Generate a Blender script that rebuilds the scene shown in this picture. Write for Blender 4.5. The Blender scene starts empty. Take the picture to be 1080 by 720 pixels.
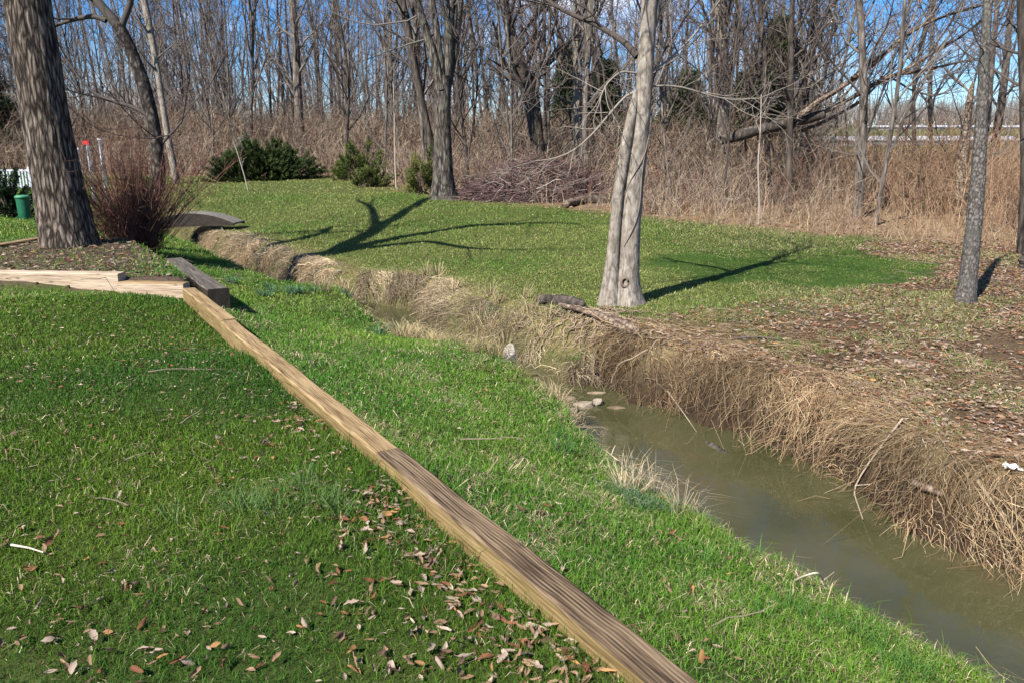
import bpy, math, random
import numpy as np
from mathutils import Vector, Matrix

rng = np.random.default_rng(11)
random.seed(5)
C = bpy.context.scene.collection
PI = math.pi
R = math.radians

# ------------------------------------------------------------------ camera model
F = 840.0
PITCH = R(14.04)
CZ = 1.66
SUN_AZ = R(38)      # light travels towards +Y, this much to the right
SUN_EL = R(43)
WATER = -1.0

def ray(u, v):
    a = (u - 540) / F
    b = (360 - v) / F
    return np.array([a, math.cos(PITCH) + b * math.sin(PITCH), -math.sin(PITCH) + b * math.cos(PITCH)])

def pix(u, v, z):
    d = ray(u, v)
    t = (z - CZ) / d[2]
    return np.array([d[0] * t, d[1] * t, z])

def at(u, v, Y):
    d = ray(u, v)
    t = Y / d[1]
    return np.array([d[0] * t, Y, CZ + d[2] * t])

# ------------------------------------------------------------------ noise
def _hash(ix, iy, seed):
    h = (ix * 374761393 + iy * 668265263 + seed * 974711) & 0x7fffffff
    h = ((h ^ (h >> 13)) * 1274126177) & 0x7fffffff
    return ((h ^ (h >> 16)) & 0xffff) / 65535.0

def vn(x, y, seed=0):
    x = np.asarray(x, float); y = np.asarray(y, float)
    ix = np.floor(x).astype(np.int64); iy = np.floor(y).astype(np.int64)
    fx = x - ix; fy = y - iy
    fx = fx * fx * (3 - 2 * fx); fy = fy * fy * (3 - 2 * fy)
    a = _hash(ix, iy, seed); b = _hash(ix + 1, iy, seed)
    c = _hash(ix, iy + 1, seed); d = _hash(ix + 1, iy + 1, seed)
    return (a * (1 - fx) + b * fx) * (1 - fy) + (c * (1 - fx) + d * fx) * fy

def fbm(x, y, seed=0, o=4):
    s = 0; a = .5; n = 0
    for i in range(o):
        s = s + a * vn(x * 2 ** i, y * 2 ** i, seed + i * 17); n += a; a *= .5
    return s / n

def sstep(e0, e1, x):
    t = np.clip((x - e0) / (e1 - e0), 0, 1)
    return t * t * (3 - 2 * t)

# ------------------------------------------------------------------ terrain
far_px = [(215,240),(240,258),(262,268),(300,282),(335,292),(350,300),(362,306),(375,318),(410,322),(445,330),(460,345),(500,362),(529,372),(554,382),(586,393),(603,405),(632,406),(654,415),(660,426),(700,430),(740,445),(800,462),(830,475),(860,490),(900,520),(960,565),(1040,595),(1075,605)]
far_crest = [(215,239),(240,247),(262,256),(300,266),(335,277),(352,283)]
_fu = [pix(u, v, -.5)[:2] - np.array([.12, .30]) for u, v in far_crest]
FAR = np.array([(-14.5, 30.5), (-11.0, 24.4)] + [tuple(p) for p in _fu] + [tuple(pix(u, v, WATER)[:2]) for u, v in far_px[7:]] + [(4.2, 3.2), (5.0, 1.5), (5.6, -1.5)])
near_px = [(200,245),(235,257),(270,272),(300,286),(350,300)]
near_px2 = [(520,372),(555,388),(575,405),(600,428),(625,458),(660,492),(700,517),(760,555),(830,592),(900,632),(1000,688),(1065,722)]
_n1 = [p + np.array([-.46, -.40]) for p in _fu]
_nm = [pix(u, v, WATER)[:2] for u, v in [(378,324),(402,344),(440,349),(466,356)]]
_n2 = [pix(u, v, -.6)[:2] + np.array([.22, .14]) for u, v in near_px2]
NEAR = np.array([(-15.3, 29.9), (-11.7, 23.8)] + [tuple(p) for p in _n1 + _nm + _n2] + [(3.0, 1.6), (3.6, -1.5)])
POLY = np.vstack([FAR, NEAR[::-1]])

def dist_pl(x, y, P):
    d = np.full(x.shape, 1e9)
    for (ax, ay), (bx, by) in zip(P[:-1], P[1:]):
        ex, ey = bx - ax, by - ay
        t = np.clip(((x - ax) * ex + (y - ay) * ey) / (ex * ex + ey * ey), 0, 1)
        d = np.minimum(d, np.hypot(x - ax - t * ex, y - ay - t * ey))
    return d

def inside(x, y, P):
    c = np.zeros(x.shape, bool)
    n = len(P)
    for i in range(n):
        ax, ay = P[i]; bx, by = P[(i + 1) % n]
        if ay == by: continue
        k = ((ay > y) != (by > y)) & (x < (bx - ax) * (y - ay) / (by - ay) + ax)
        c ^= k
    return c

def channel(x, y):
    """signed distance to the water channel (positive outside), True where the far bank is the nearer one"""
    df = dist_pl(x, y, FAR); dn = dist_pl(x, y, NEAR)
    d = np.minimum(df, dn)
    ins = inside(x, y, POLY)
    return np.where(ins, -d, d), df < dn

ctrl = []
def cp(u, v, z): ctrl.append(tuple(pix(u, v, z)))
def cw(x, y, z): ctrl.append((x, y, z))
for u, v, z in [(0,700,0),(200,700,0),(400,700,0),(600,705,0),(0,500,0),(200,500,0),(380,500,0),(0,380,0),(150,380,0),(260,380,0),(60,312,0),(150,318,0)]: cp(u, v, z)
for x, y, z in [(0.75,2.1,-.03),(-.35,4,-.08),(-1.6,6.2,-.14),(-2.75,8,-.22),(-3.4,9.4,-.30),(-3.9,11.2,-.38),(-5.2,13.6,-.42),(1.5,0.5,-.2),(-2,0,0),(-6,3,0),(-10,8,0),(-14,12,.05)]: cw(x, y, z)
for u, v in near_px + near_px2: cp(u, v, -.6)
for u, v, z in [(400,345,-.78),(440,352,-.85),(465,358,-.75),(470,430,-.28),(560,500,-.25),(640,560,-.27),(780,650,-.3),(350,350,-.45)]: cp(u, v, z)
for u, v, z in [(1080,540,-.52),(1000,505,-.5),(940,475,-.52),(880,440,-.52),(800,412,-.52),(740,392,-.5),(690,370,-.48),(650,345,-.45),(600,335,-.5),(520,330,-.58),(470,312,-.55),(440,297,-.55),(400,283,-.55),(340,278,-.5),(300,263,-.5),(250,250,-.45)]: cp(u, v, z)
for u, v, z in [(655,322,-.45),(740,320,-.45),(860,290,-.42),(900,380,-.45),(1020,318,-.4),(1060,430,-.45),(880,250,-.38),(1060,250,-.35),(700,240,-.25),(600,240,-.3),(520,260,-.45),(400,250,-.42),(300,225,-.25),(250,215,-.15),(465,206,0),(270,192,.1),(190,195,0),(380,195,.1),(570,216,-.1)]: cp(u, v, z)
for x, y, z in [(-6.6,12.4,.06),(-8.5,17,-.1),(-12,18,.05),(-18,24,.1),(-22,34,.1),(-10,42,.3),(0,40,.2),(10,32,0),(20,22,-.2),(16,12,-.4),(12,4,-.5),(8,0,-.5),(28,45,.1),(0,70,.6),(-50,70,.8),(45,75,.2),(55,108,1.2),(72,150,4.0),(60,210,6),(0,120,1.0),(-60,130,1.5),(0,-40,0),(-60,0,0),(60,0,-.4),(120,80,1),(-150,150,2),(150,220,6),(0,300,5),(600,600,8),(-600,600,6),(-600,-600,0),(600,-600,0),(0,700,8),(700,0,2),(-700,0,2),(0,-600,0)]: cw(x, y, z)
ctrl = np.array(ctrl)
def _phi(r): return np.sqrt(r * r + .25)
_A = _phi(np.hypot(ctrl[:, None, 0] - ctrl[None, :, 0], ctrl[:, None, 1] - ctrl[None, :, 1]))
_w = np.linalg.solve(_A + np.eye(len(ctrl)) * -.02, ctrl[:, 2] + .0)

BED = np.array([(-8.2, 9.12), (-4.62, 9.05), (-3.62, 9.0), (-4.0, 9.7), (-4.85, 11.1), (-5.5, 12.1), (-6.2, 13.0), (-8.0, 13.3)])

def _height(x, y):
    x = np.asarray(x, float); y = np.asarray(y, float)
    base = np.zeros(x.shape)
    for (cx, cy, cz), w in zip(ctrl, _w):
        base += w * np.sqrt((x - cx) ** 2 + (y - cy) ** 2 + .25)
    near = (np.hypot(x, y - 14) < 45)
    base = base + np.where(near, (fbm(x * .9, y * .9, 3) - .5) * .07 + (fbm(x * 4, y * 4, 9, 3) - .5) * .02, 0)
    # raised mulch bed round the big tree
    db = dist_pl(x, y, np.vstack([BED, BED[:1]])); db = np.where(inside(x, y, BED), db, -db)
    s = sstep(-.05, .12, db)
    bedz = .13 + .05 * (fbm(x * 2, y * 2, 31) - .5) + .06 * np.exp(-((x + 6.75) ** 2 + (y - 12.0) ** 2) / .6)
    base = base * (1 - s) + np.maximum(base, bedz) * s
    d, isfar = channel(x, y)
    d = d + (fbm(x * 2.6, y * 2.6, 5, 3) - .5) * .22 * np.where(np.abs(d) < 1.5, 1, 0)
    wf = .34 + .55 * np.exp(-((x - .55) ** 2 + (y - 9.2) ** 2) / 1.0) + .25 * np.exp(-((x + .6) ** 2 + (y - 11) ** 2) / 1.5)
    wn = .42 + .8 * np.exp(-((x + 1.3) ** 2 + (y - 10.6) ** 2) / .8)
    w = np.where(isfar, wf, wn)
    t = np.clip(d / w, 0, 1)
    tt = np.where(isfar, 1 - (1 - t) ** 2.2, t * t * (3 - 2 * t))
    lip = np.where(isfar, .05 * np.exp(-((d - w - .12) / .25) ** 2), 0)
    bed = WATER - .04 - .22 * sstep(0, .5, -d)
    edge = WATER - .04
    z = np.where(d < 0, bed, edge * (1 - tt) + (base + lip) * tt)
    return z

def height(x, y):
    x = np.atleast_1d(np.asarray(x, float)); y = np.atleast_1d(np.asarray(y, float))
    sh = x.shape; x = x.ravel(); y = y.ravel()
    out = np.empty(x.shape)
    for i in range(0, len(x), 100000):
        out[i:i + 100000] = _height(x[i:i + 100000], y[i:i + 100000])
    return out.reshape(sh)

def hz(x, y): return float(height([x], [y])[0])

# ------------------------------------------------------------------ mesh helpers
def mesh(name, V, faces, cols=None, smooth=False, mats=(), midx=None):
    """faces: list of (M,k) int arrays"""
    me = bpy.data.meshes.new(name)
    V = np.ascontiguousarray(V, dtype=np.float32)
    me.vertices.add(len(V)); me.vertices.foreach_set('co', V.ravel())
    faces = [np.asarray(f, dtype=np.int32) for f in faces if len(f)]
    nl = sum(f.size for f in faces); npoly = sum(len(f) for f in faces)
    me.loops.add(nl); me.polygons.add(npoly)
    me.loops.foreach_set('vertex_index', np.concatenate([f.ravel() for f in faces]))
    st = []; o = 0
    for f in faces:
        st.append(o + np.arange(len(f), dtype=np.int32) * f.shape[1]); o += f.size
    me.polygons.foreach_set('loop_start', np.concatenate(st).astype(np.int32))
    me.polygons.foreach_set('use_smooth', np.full(npoly, bool(smooth)))
    for m in mats: me.materials.append(m)
    if midx is not None: me.polygons.foreach_set('material_index', np.asarray(midx, dtype=np.int32))
    if cols is not None:
        a = me.attributes.new('col', 'FLOAT_COLOR', 'POINT')
        c = np.ones((len(V), 4), dtype=np.float32); c[:, :3] = cols
        a.data.foreach_set('color', c.ravel())
    me.update(calc_edges=True)
    return me

def obj(name, me, parent=None, loc=None):
    o = bpy.data.objects.new(name, me); C.objects.link(o)
    if loc is not None: o.location = loc
    if parent is not None: o.parent = parent
    return o

def tag(o, label, cat, group=None):
    o['label'] = label; o['category'] = cat
    if group: o['group'] = group
    return o

def thing(name, label, cat, loc=(0, 0, 0), rz=0, group=None):
    o = bpy.data.objects.new(name, None); C.objects.link(o)
    o.empty_display_size = .1
    o.location = loc; o.rotation_euler = (0, 0, rz)
    return tag(o, label, cat, group)

def tubes(P, Rr, S=3, cap=False):
    """P (N,K,3) Rr (N,K) -> verts, quads"""
    P = np.asarray(P, float); Rr = np.asarray(Rr, float)
    N, K, _ = P.shape
    T = np.gradient(P, axis=1)
    T /= np.linalg.norm(T, axis=2, keepdims=True) + 1e-9
    ref = np.eye(3)[np.argmin(np.abs(T).max(axis=1), axis=1)][:, None, :]
    U = np.cross(T, np.broadcast_to(ref, T.shape)); U /= np.linalg.norm(U, axis=2, keepdims=True) + 1e-9
    W = np.cross(T, U)
    a = np.arange(S) * 2 * PI / S
    V = P[:, :, None, :] + Rr[:, :, None, None] * (np.cos(a)[None, None, :, None] * U[:, :, None, :] + np.sin(a)[None, None, :, None] * W[:, :, None, :])
    idx = np.arange(N * K * S).reshape(N, K, S)
    A = idx[:, :-1, :]; B = np.roll(A, -1, axis=2); D = idx[:, 1:, :]; E = np.roll(D, -1, axis=2)
    Q = np.stack([A, B, E, D], axis=-1).reshape(-1, 4)
    return V.reshape(-1, 3), Q

class MB:
    def __init__(s): s.V = []; s.F = []; s.Cc = []; s.n = 0
    def add(s, V, Fs, col=(1, 1, 1)):
        V = np.asarray(V, float)
        s.V.append(V)
        for f in (Fs if isinstance(Fs, list) else [Fs]):
            s.F.append(np.asarray(f) + s.n)
        col = np.asarray(col, float)
        s.Cc.append(np.broadcast_to(col, (len(V), 3)))
        s.n += len(V)
    def tubes(s, P, Rr, S=3, col=(1, 1, 1)):
        P = np.asarray(P, float)
        if len(P) == 0: return
        V, Q = tubes(P, Rr, S)
        col = np.asarray(col, float)
        if col.ndim == 2: col = np.repeat(col, P.shape[1] * S, axis=0)
        s.add(V, Q, col)
    def box(s, c, e, rot=0, col=(1, 1, 1)):
        x, y, z = e[0] / 2, e[1] / 2, e[2] / 2
        V = np.array([[-x,-y,-z],[x,-y,-z],[x,y,-z],[-x,y,-z],[-x,-y,z],[x,-y,z],[x,y,z],[-x,y,z]])
        cr, sr = math.cos(rot), math.sin(rot)
        V = np.stack([V[:,0]*cr - V[:,1]*sr, V[:,0]*sr + V[:,1]*cr, V[:,2]], 1) + np.array(c)
        s.add(V, np.array([[0,3,2,1],[4,5,6,7],[0,1,5,4],[1,2,6,5],[2,3,7,6],[3,0,4,7]]), col)
    def me(s, name, mat=None, smooth=False):
        by = {}
        for f in s.F: by.setdefault(f.shape[1], []).append(f)
        return mesh(name, np.vstack(s.V), [np.vstack(v) for v in by.values()], np.vstack(s.Cc), smooth, [mat] if mat else [])
    def build(s, name, mat, parent=None, smooth=False, loc=None):
        return obj(name, s.me(name, mat, smooth), parent, loc)

# ------------------------------------------------------------------ materials
def newmat(name):
    m = bpy.data.materials.new(name); m.use_nodes = True
    nt = m.node_tree; nt.nodes.clear()
    out = nt.nodes.new('ShaderNodeOutputMaterial')
    b = nt.nodes.new('ShaderNodeBsdfPrincipled')
    nt.links.new(b.outputs[0], out.inputs[0])
    return m, nt, b, out

def N(nt, t, **kw):
    n = nt.nodes.new(t)
    for k, v in kw.items():
        if k in n.inputs.keys() if hasattr(n.inputs, 'keys') else False: n.inputs[k].default_value = v
        else: setattr(n, k, v)
    return n

def L(nt, a, b): nt.links.new(a, b)

def mat_attr(name, rough=.7, spec=.25, trans=0.0, noise=0, nscale=40):
    """colour per blade / leaf / twig from the mesh's own colour attribute"""
    m, nt, b, out = newmat(name)
    at_ = N(nt, 'ShaderNodeAttribute', attribute_name='col')
    src = at_.outputs['Color']
    if noise:
        tc = N(nt, 'ShaderNodeTexCoord'); nz = N(nt, 'ShaderNodeTexNoise'); nz.inputs['Scale'].default_value = nscale
        L(nt, tc.outputs['Object'], nz.inputs['Vector'])
        mr = N(nt, 'ShaderNodeMapRange'); mr.inputs[1].default_value = .3; mr.inputs[2].default_value = .7
        mr.inputs[3].default_value = 1 - noise; mr.inputs[4].default_value = 1 + noise
        L(nt, nz.outputs[0], mr.inputs[0])
        mx = N(nt, 'ShaderNodeVectorMath', operation='SCALE'); L(nt, src, mx.inputs[0]); L(nt, mr.outputs[0], mx.inputs['Scale'])
        src = mx.outputs[0]
    L(nt, src, b.inputs['Base Color'])
    b.inputs['Roughness'].default_value = rough; b.inputs['Specular IOR Level'].default_value = spec
    if trans:
        t = N(nt, 'ShaderNodeBsdfTranslucent'); L(nt, src, t.inputs[0])
        mx = N(nt, 'ShaderNodeMixShader'); mx.inputs[0].default_value = trans
        L(nt, b.outputs[0], mx.inputs[1]); L(nt, t.outputs[0], mx.inputs[2]); L(nt, mx.outputs[0], out.inputs[0])
    return m

def ramp(nt, stops):
    r = N(nt, 'ShaderNodeValToRGB'); e = r.color_ramp.elements
    while len(e) < len(stops): e.new(.5)
    for i, (p, c) in enumerate(stops): e[i].position = p; e[i].color = (*c, 1)
    return r

def mat_bark(name, c1, c2, c3, sxy=14, sz=2.2, bump=.6, lichen=None, streak=.5):
    m, nt, b, out = newmat(name)
    tc = N(nt, 'ShaderNodeTexCoord'); mp = N(nt, 'ShaderNodeMapping'); mp.inputs['Scale'].default_value = (sxy, sxy, sz)
    L(nt, tc.outputs['Object'], mp.inputs[0])
    n1 = N(nt, 'ShaderNodeTexNoise'); n1.inputs['Scale'].default_value = 1; n1.inputs['Detail'].default_value = 7; n1.inputs['Roughness'].default_value = .65; n1.inputs['Distortion'].default_value = .4
    L(nt, mp.outputs[0], n1.inputs['Vector'])
    v = N(nt, 'ShaderNodeTexVoronoi', feature='DISTANCE_TO_EDGE'); v.inputs['Scale'].default_value = .8
    L(nt, mp.outputs[0], v.inputs['Vector'])
    vr = N(nt, 'ShaderNodeMapRange'); vr.inputs[1].default_value = 0; vr.inputs[2].default_value = .25; vr.inputs[3].default_value = 0; vr.inputs[4].default_value = 1
    L(nt, v.outputs['Distance'], vr.inputs[0])
    mul = N(nt, 'ShaderNodeMath', operation='MULTIPLY_ADD'); mul.inputs[1].default_value = streak * .4
    L(nt, vr.outputs[0], mul.inputs[0]); L(nt, n1.outputs[0], mul.inputs[2])
    m0 = .5 + .3 * streak
    r = ramp(nt, [(m0 - .17, c1), (m0, c2), (m0 + .19, c3)])
    L(nt, mul.outputs[0], r.inputs[0])
    col = r.outputs[0]
    n2 = N(nt, 'ShaderNodeTexNoise'); n2.inputs['Scale'].default_value = 3.2; n2.inputs['Detail'].default_value = 5
    L(nt, tc.outputs['Object'], n2.inputs['Vector'])
    if lichen:
        mr = N(nt, 'ShaderNodeMapRange'); mr.inputs[1].default_value = .52; mr.inputs[2].default_value = .66; mr.inputs[4].default_value = .65
        L(nt, n2.outputs[0], mr.inputs[0])
        mx = N(nt, 'ShaderNodeMix', data_type='RGBA'); L(nt, mr.outputs[0], mx.inputs[0]); L(nt, col, mx.inputs[6]); mx.inputs[7].default_value = (*lichen, 1)
        col = mx.outputs[2]
    L(nt, col, b.inputs['Base Color'])
    b.inputs['Roughness'].default_value = .9; b.inputs['Specular IOR Level'].default_value = .15
    bp = N(nt, 'ShaderNodeBump'); bp.inputs['Strength'].default_value = bump; bp.inputs['Distance'].default_value = .03
    L(nt, mul.outputs[0], bp.inputs['Height']); L(nt, bp.outputs[0], b.inputs['Normal'])
    return m

M_grass = mat_attr('grass_blades', .6, .16, .2)
M_straw = mat_attr('dry_straw', .8, .15, .2)
M_twig = mat_attr('twigs', .85, .15, 0)
M_leaf = mat_attr('dead_leaves', .8, .2, .15, .3, 60)
M_needle = mat_attr('evergreen_foliage', .6, .25, .15)
M_plain = mat_attr('painted_and_plastic', .5, .3, 0, .12, 9)
M_stone = mat_attr('stone', .85, .25, 0, .35, 14)
M_bark_big = mat_bark('bark_furrowed_grey_brown', (.018, .014, .011), (.095, .074, .057), (.27, .22, .175), 22, 4.0, 1.0, None, .6)
M_bark_fork = mat_bark('bark_dark_grey', (.022, .018, .015), (.08, .068, .056), (.22, .195, .165), 18, 3.0, .9, (.13, .13, .09))
M_bark_pale = mat_bark('bark_smooth_pale', (.11, .093, .075), (.245, .21, .172), (.35, .315, .265), 20, 7.0, .6, (.16, .135, .105), .3)
M_bark_slim = mat_bark('bark_mottled_slim', (.05, .044, .038), (.12, .106, .094), (.22, .205, .185), 30, 18, .6, (.085, .085, .072))
M_bark_dark = mat_bark('bark_dark_leaning', (.016, .013, .011), (.045, .037, .031), (.17, .155, .135), 14, 7, .6)
M_bark_woods = mat_bark('bark_woods', (.06, .049, .041), (.135, .115, .096), (.24, .21, .18), 10, 2, .5)
M_bark_woods_dark = mat_bark('bark_woods_dark', (.035, .028, .023), (.07, .057, .047), (.125, .105, .088), 10, 2, .5)
M_deadwood = mat_bark('dead_wood', (.055, .038, .028), (.17, .125, .09), (.32, .26, .20), 16, 16, .6)

# ground
def mat_ground():
    m, nt, b, out = newmat('soil_and_thatch')
    at_ = N(nt, 'ShaderNodeAttribute', attribute_name='col')
    tc = N(nt, 'ShaderNodeTexCoord')
    n1 = N(nt, 'ShaderNodeTexNoise'); n1.inputs['Scale'].default_value = 22; n1.inputs['Detail'].default_value = 8; n1.inputs['Roughness'].default_value = .75
    L(nt, tc.outputs['Object'], n1.inputs['Vector'])
    mr = N(nt, 'ShaderNodeMapRange'); mr.inputs[1].default_value = .3; mr.inputs[2].default_value = .7; mr.inputs[3].default_value = .45; mr.inputs[4].default_value = 1.6
    L(nt, n1.outputs[0], mr.inputs[0])
    mx = N(nt, 'ShaderNodeVectorMath', operation='SCALE'); L(nt, at_.outputs['Color'], mx.inputs[0]); L(nt, mr.outputs[0], mx.inputs['Scale'])
    L(nt, mx.outputs[0], b.inputs['Base Color'])
    b.inputs['Roughness'].default_value = .95; b.inputs['Specular IOR Level'].default_value = .1
    bp = N(nt, 'ShaderNodeBump'); bp.inputs['Strength'].default_value = .8; bp.inputs['Distance'].default_value = .03
    L(nt, n1.outputs[0], bp.inputs['Height']); L(nt, bp.outputs[0], b.inputs['Normal'])
    return m

def mat_water():
    m, nt, b, out = newmat('murky_water')
    tc = N(nt, 'ShaderNodeTexCoord')
    n0 = N(nt, 'ShaderNodeTexNoise'); n0.inputs['Scale'].default_value = 1.1; n0.inputs['Detail'].default_value = 5
    L(nt, tc.outputs['Object'], n0.inputs['Vector'])
    r = ramp(nt, [(.35, (.042, .043, .018)), (.55, (.062, .060, .027)), (.75, (.078, .060, .030))])
    L(nt, n0.outputs[0], r.inputs[0]); L(nt, r.outputs[0], b.inputs['Base Color'])
    b.inputs['Roughness'].default_value = .015; b.inputs['IOR'].default_value = 1.42; b.inputs['Specular IOR Level'].default_value = .5
    n1 = N(nt, 'ShaderNodeTexNoise'); n1.inputs['Scale'].default_value = 7; n1.inputs['Detail'].default_value = 3
    L(nt, tc.outputs['Object'], n1.inputs['Vector'])
    bp = N(nt, 'ShaderNodeBump'); bp.inputs['Strength'].default_value = .16; bp.inputs['Distance'].default_value = .01
    L(nt, n1.outputs[0], bp.inputs['Height']); L(nt, bp.outputs[0], b.inputs['Normal'])
    return m

def mat_timber(name, dark, mid, light, contrast=.5, freq=34, spots=0.0):
    """sawn timber, grain running along local X"""
    m, nt, b, out = newmat(name)
    tc = N(nt, 'ShaderNodeTexCoord')
    mp = N(nt, 'ShaderNodeMapping'); mp.inputs['Scale'].default_value = (.9, 6, 6)
    L(nt, tc.outputs['Object'], mp.inputs[0])
    nd = N(nt, 'ShaderNodeTexNoise'); nd.inputs['Scale'].default_value = 1.0; nd.inputs['Detail'].default_value = 1.6; nd.inputs['Roughness'].default_value = .35
    L(nt, mp.outputs[0], nd.inputs['Vector'])
    # annual rings: lines along the timber, bent by slow noise into cathedral loops
    sx = N(nt, 'ShaderNodeSeparateXYZ'); L(nt, tc.outputs['Object'], sx.inputs[0])
    yz = N(nt, 'ShaderNodeMath', operation='MULTIPLY_ADD'); yz.inputs[1].default_value = .8; L(nt, sx.outputs[2], yz.inputs[0]); L(nt, sx.outputs[1], yz.inputs[2])
    m1 = N(nt, 'ShaderNodeMath', operation='MULTIPLY'); m1.inputs[1].default_value = 430; L(nt, yz.outputs[0], m1.inputs[0])
    ml = N(nt, 'ShaderNodeMath', operation='MULTIPLY_ADD'); ml.inputs[1].default_value = freq
    L(nt, nd.outputs[0], ml.inputs[0]); L(nt, m1.outputs[0], ml.inputs[2])
    sn = N(nt, 'ShaderNodeMath', operation='SINE'); L(nt, ml.outputs[0], sn.inputs[0])
    mp2 = N(nt, 'ShaderNodeMapping'); mp2.inputs['Scale'].default_value = (2.5, 60, 60)
    L(nt, tc.outputs['Object'], mp2.inputs[0])
    nf = N(nt, 'ShaderNodeTexNoise'); nf.inputs['Scale'].default_value = 1.5; nf.inputs['Detail'].default_value = 5
    L(nt, mp2.outputs[0], nf.inputs['Vector'])
    mp3 = N(nt, 'ShaderNodeMapping'); mp3.inputs['Scale'].default_value = (.5, 5, 2.5)
    L(nt, tc.outputs['Object'], mp3.inputs[0])
    nb = N(nt, 'ShaderNodeTexNoise'); nb.inputs['Scale'].default_value = 2.2; nb.inputs['Detail'].default_value = 4
    L(nt, mp3.outputs[0], nb.inputs['Vector'])
    a1 = N(nt, 'ShaderNodeMath', operation='MULTIPLY_ADD'); a1.inputs[1].default_value = .17 * contrast; L(nt, sn.outputs[0], a1.inputs[0]); L(nt, nf.outputs[0], a1.inputs[2])
    a2 = N(nt, 'ShaderNodeMath', operation='MULTIPLY_ADD'); a2.inputs[1].default_value = .5; a2.inputs[2].default_value = -.25; L(nt, nb.outputs[0], a2.inputs[0])
    a3 = N(nt, 'ShaderNodeMath', operation='ADD'); L(nt, a1.outputs[0], a3.inputs[0]); L(nt, a2.outputs[0], a3.inputs[1])
    r = ramp(nt, [(.30, dark), (.5, mid), (.68, light)])
    L(nt, a3.outputs[0], r.inputs[0])
    # fine drying checks along the grain
    ck = N(nt, 'ShaderNodeMapRange'); ck.inputs[1].default_value = .26; ck.inputs[2].default_value = .36; ck.inputs[3].default_value = .25; ck.inputs[4].default_value = 1
    L(nt, nf.outputs[0], ck.inputs[0])
    sc = N(nt, 'ShaderNodeVectorMath', operation='SCALE'); L(nt, r.outputs[0], sc.inputs[0]); L(nt, ck.outputs[0], sc.inputs['Scale'])
    L(nt, sc.outputs[0], b.inputs['Base Color'])
    mpk = N(nt, 'ShaderNodeMapping'); mpk.inputs['Scale'].default_value = (3.2, 8.5, 8.5); L(nt, tc.outputs['Object'], mpk.inputs[0])
    vk = N(nt, 'ShaderNodeTexVoronoi'); vk.inputs['Scale'].default_value = 1.0; vk.inputs['Randomness'].default_value = 1; L(nt, mpk.outputs[0], vk.inputs['Vector'])
    kr = N(nt, 'ShaderNodeMapRange'); kr.inputs[1].default_value = .07; kr.inputs[2].default_value = .15; kr.inputs[3].default_value = .3; kr.inputs[4].default_value = 1; L(nt, vk.outputs['Distance'], kr.inputs[0])
    ks = N(nt, 'ShaderNodeVectorMath', operation='SCALE'); L(nt, sc.outputs[0], ks.inputs[0]); L(nt, kr.outputs[0], ks.inputs['Scale']); L(nt, ks.outputs[0], b.inputs['Base Color'])
    b.inputs['Roughness'].default_value = .8; b.inputs['Specular IOR Level'].default_value = .2
    bp = N(nt, 'ShaderNodeBump'); bp.inputs['Strength'].default_value = .7; bp.inputs['Distance'].default_value = .005
    L(nt, a3.outputs[0], bp.inputs['Height']); L(nt, bp.outputs[0], b.inputs['Normal'])
    return m

# ------------------------------------------------------------------ zones used by ground colour and plants
EDGE = np.array([(-60, 44), (-24, 40), (-13, 37), (-6, 34.5), (-3.6, 28.6), (-1.6, 25.4), (1, 23.2), (2.6, 21.6), (4.0, 20.3), (6.2, 18.6), (9, 16.6), (12, 14.6), (16, 12.4), (24, 9), (60, 0)])
def woods_depth(x, y):
    """metres behind the woods edge (negative = lawn side)"""
    d = dist_pl(x, y, EDGE)
    ye = np.interp(x, EDGE[:, 0], EDGE[:, 1])
    return np.where(y > ye, d, -d)

T_R0 = pix(742, 720, .07)[:2]; T_R1 = pix(205, 302, .07)[:2]
T_D = (T_R1 - T_R0) / np.linalg.norm(T_R1 - T_R0)
T_N = np.array([T_D[1], -T_D[0]])
T_C0 = T_R0 - .07 * T_N
def timber_side(x, y):
    """signed distance right of the long timber's axis"""
    return (x - T_C0[0]) * T_N[0] + (y - T_C0[1]) * T_N[1]
def timber_along(x, y): return (x - T_C0[0]) * T_D[0] + (y - T_C0[1]) * T_D[1]
T_LEN = float(np.dot(T_R1 - T_R0, T_D))

def moss_w(x, y):
    e = np.hypot((x - 5.05) / 2.7, (y - 13.55) / 2.15) + (fbm(x * 1.3, y * 1.3, 77) - .5) * .7
    return 1 - sstep(.75, 1.0, e)

def brown_w(x, y):
    """0 on green lawn, 1 on the leaf-strewn right bank"""
    ylim = np.interp(x, [0.3, 1.2, 2.0, 3.5, 5.5, 7.5, 10], [8.5, 9.3, 9.9, 10.9, 12.6, 17.0, 18])
    w = sstep(-.3, 1.9, ylim - y + (fbm(x * .8, y * .8, 41) - .5) * 3.0)
    xn = np.interp(y, NEAR[::-1][:, 1][:14], NEAR[::-1][:, 0][:14])
    return w * sstep(.3, 1.2, x) * np.where((y < 8.6) & (x < xn + .15), 0, 1)

# ground sheet -------------------------------------------------------------
def axis(lo, hi, step, a, b, g=1.16):
    mid = list(np.arange(lo, hi, step))
    up = []; s = step; x = mid[-1]
    while x < b: s *= g; x += s; up.append(x)
    dn = []; s = step; x = lo
    while x > a: s *= g; x -= s; dn.append(x)
    return np.array(dn[::-1] + mid + up)
gx = axis(-9, 8, .07, -700, 700); gy = axis(1.5, 21, .07, -650, 800)
GX, GY = np.meshgrid(gx, gy)
GZ = height(GX, GY)
nx, ny = len(gx), len(gy)
ii = np.arange(nx * ny).reshape(ny, nx)
Q = np.stack([ii[:-1, :-1], ii[:-1, 1:], ii[1:, 1:], ii[1:, :-1]], -1).reshape(-1, 4)
fx, fy = GX.ravel(), GY.ravel()
dch, isfar = channel(fx, fy)
wd = woods_depth(fx, fy)
n1 = fbm(fx * .7, fy * .7, 21)[:, None]
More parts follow.
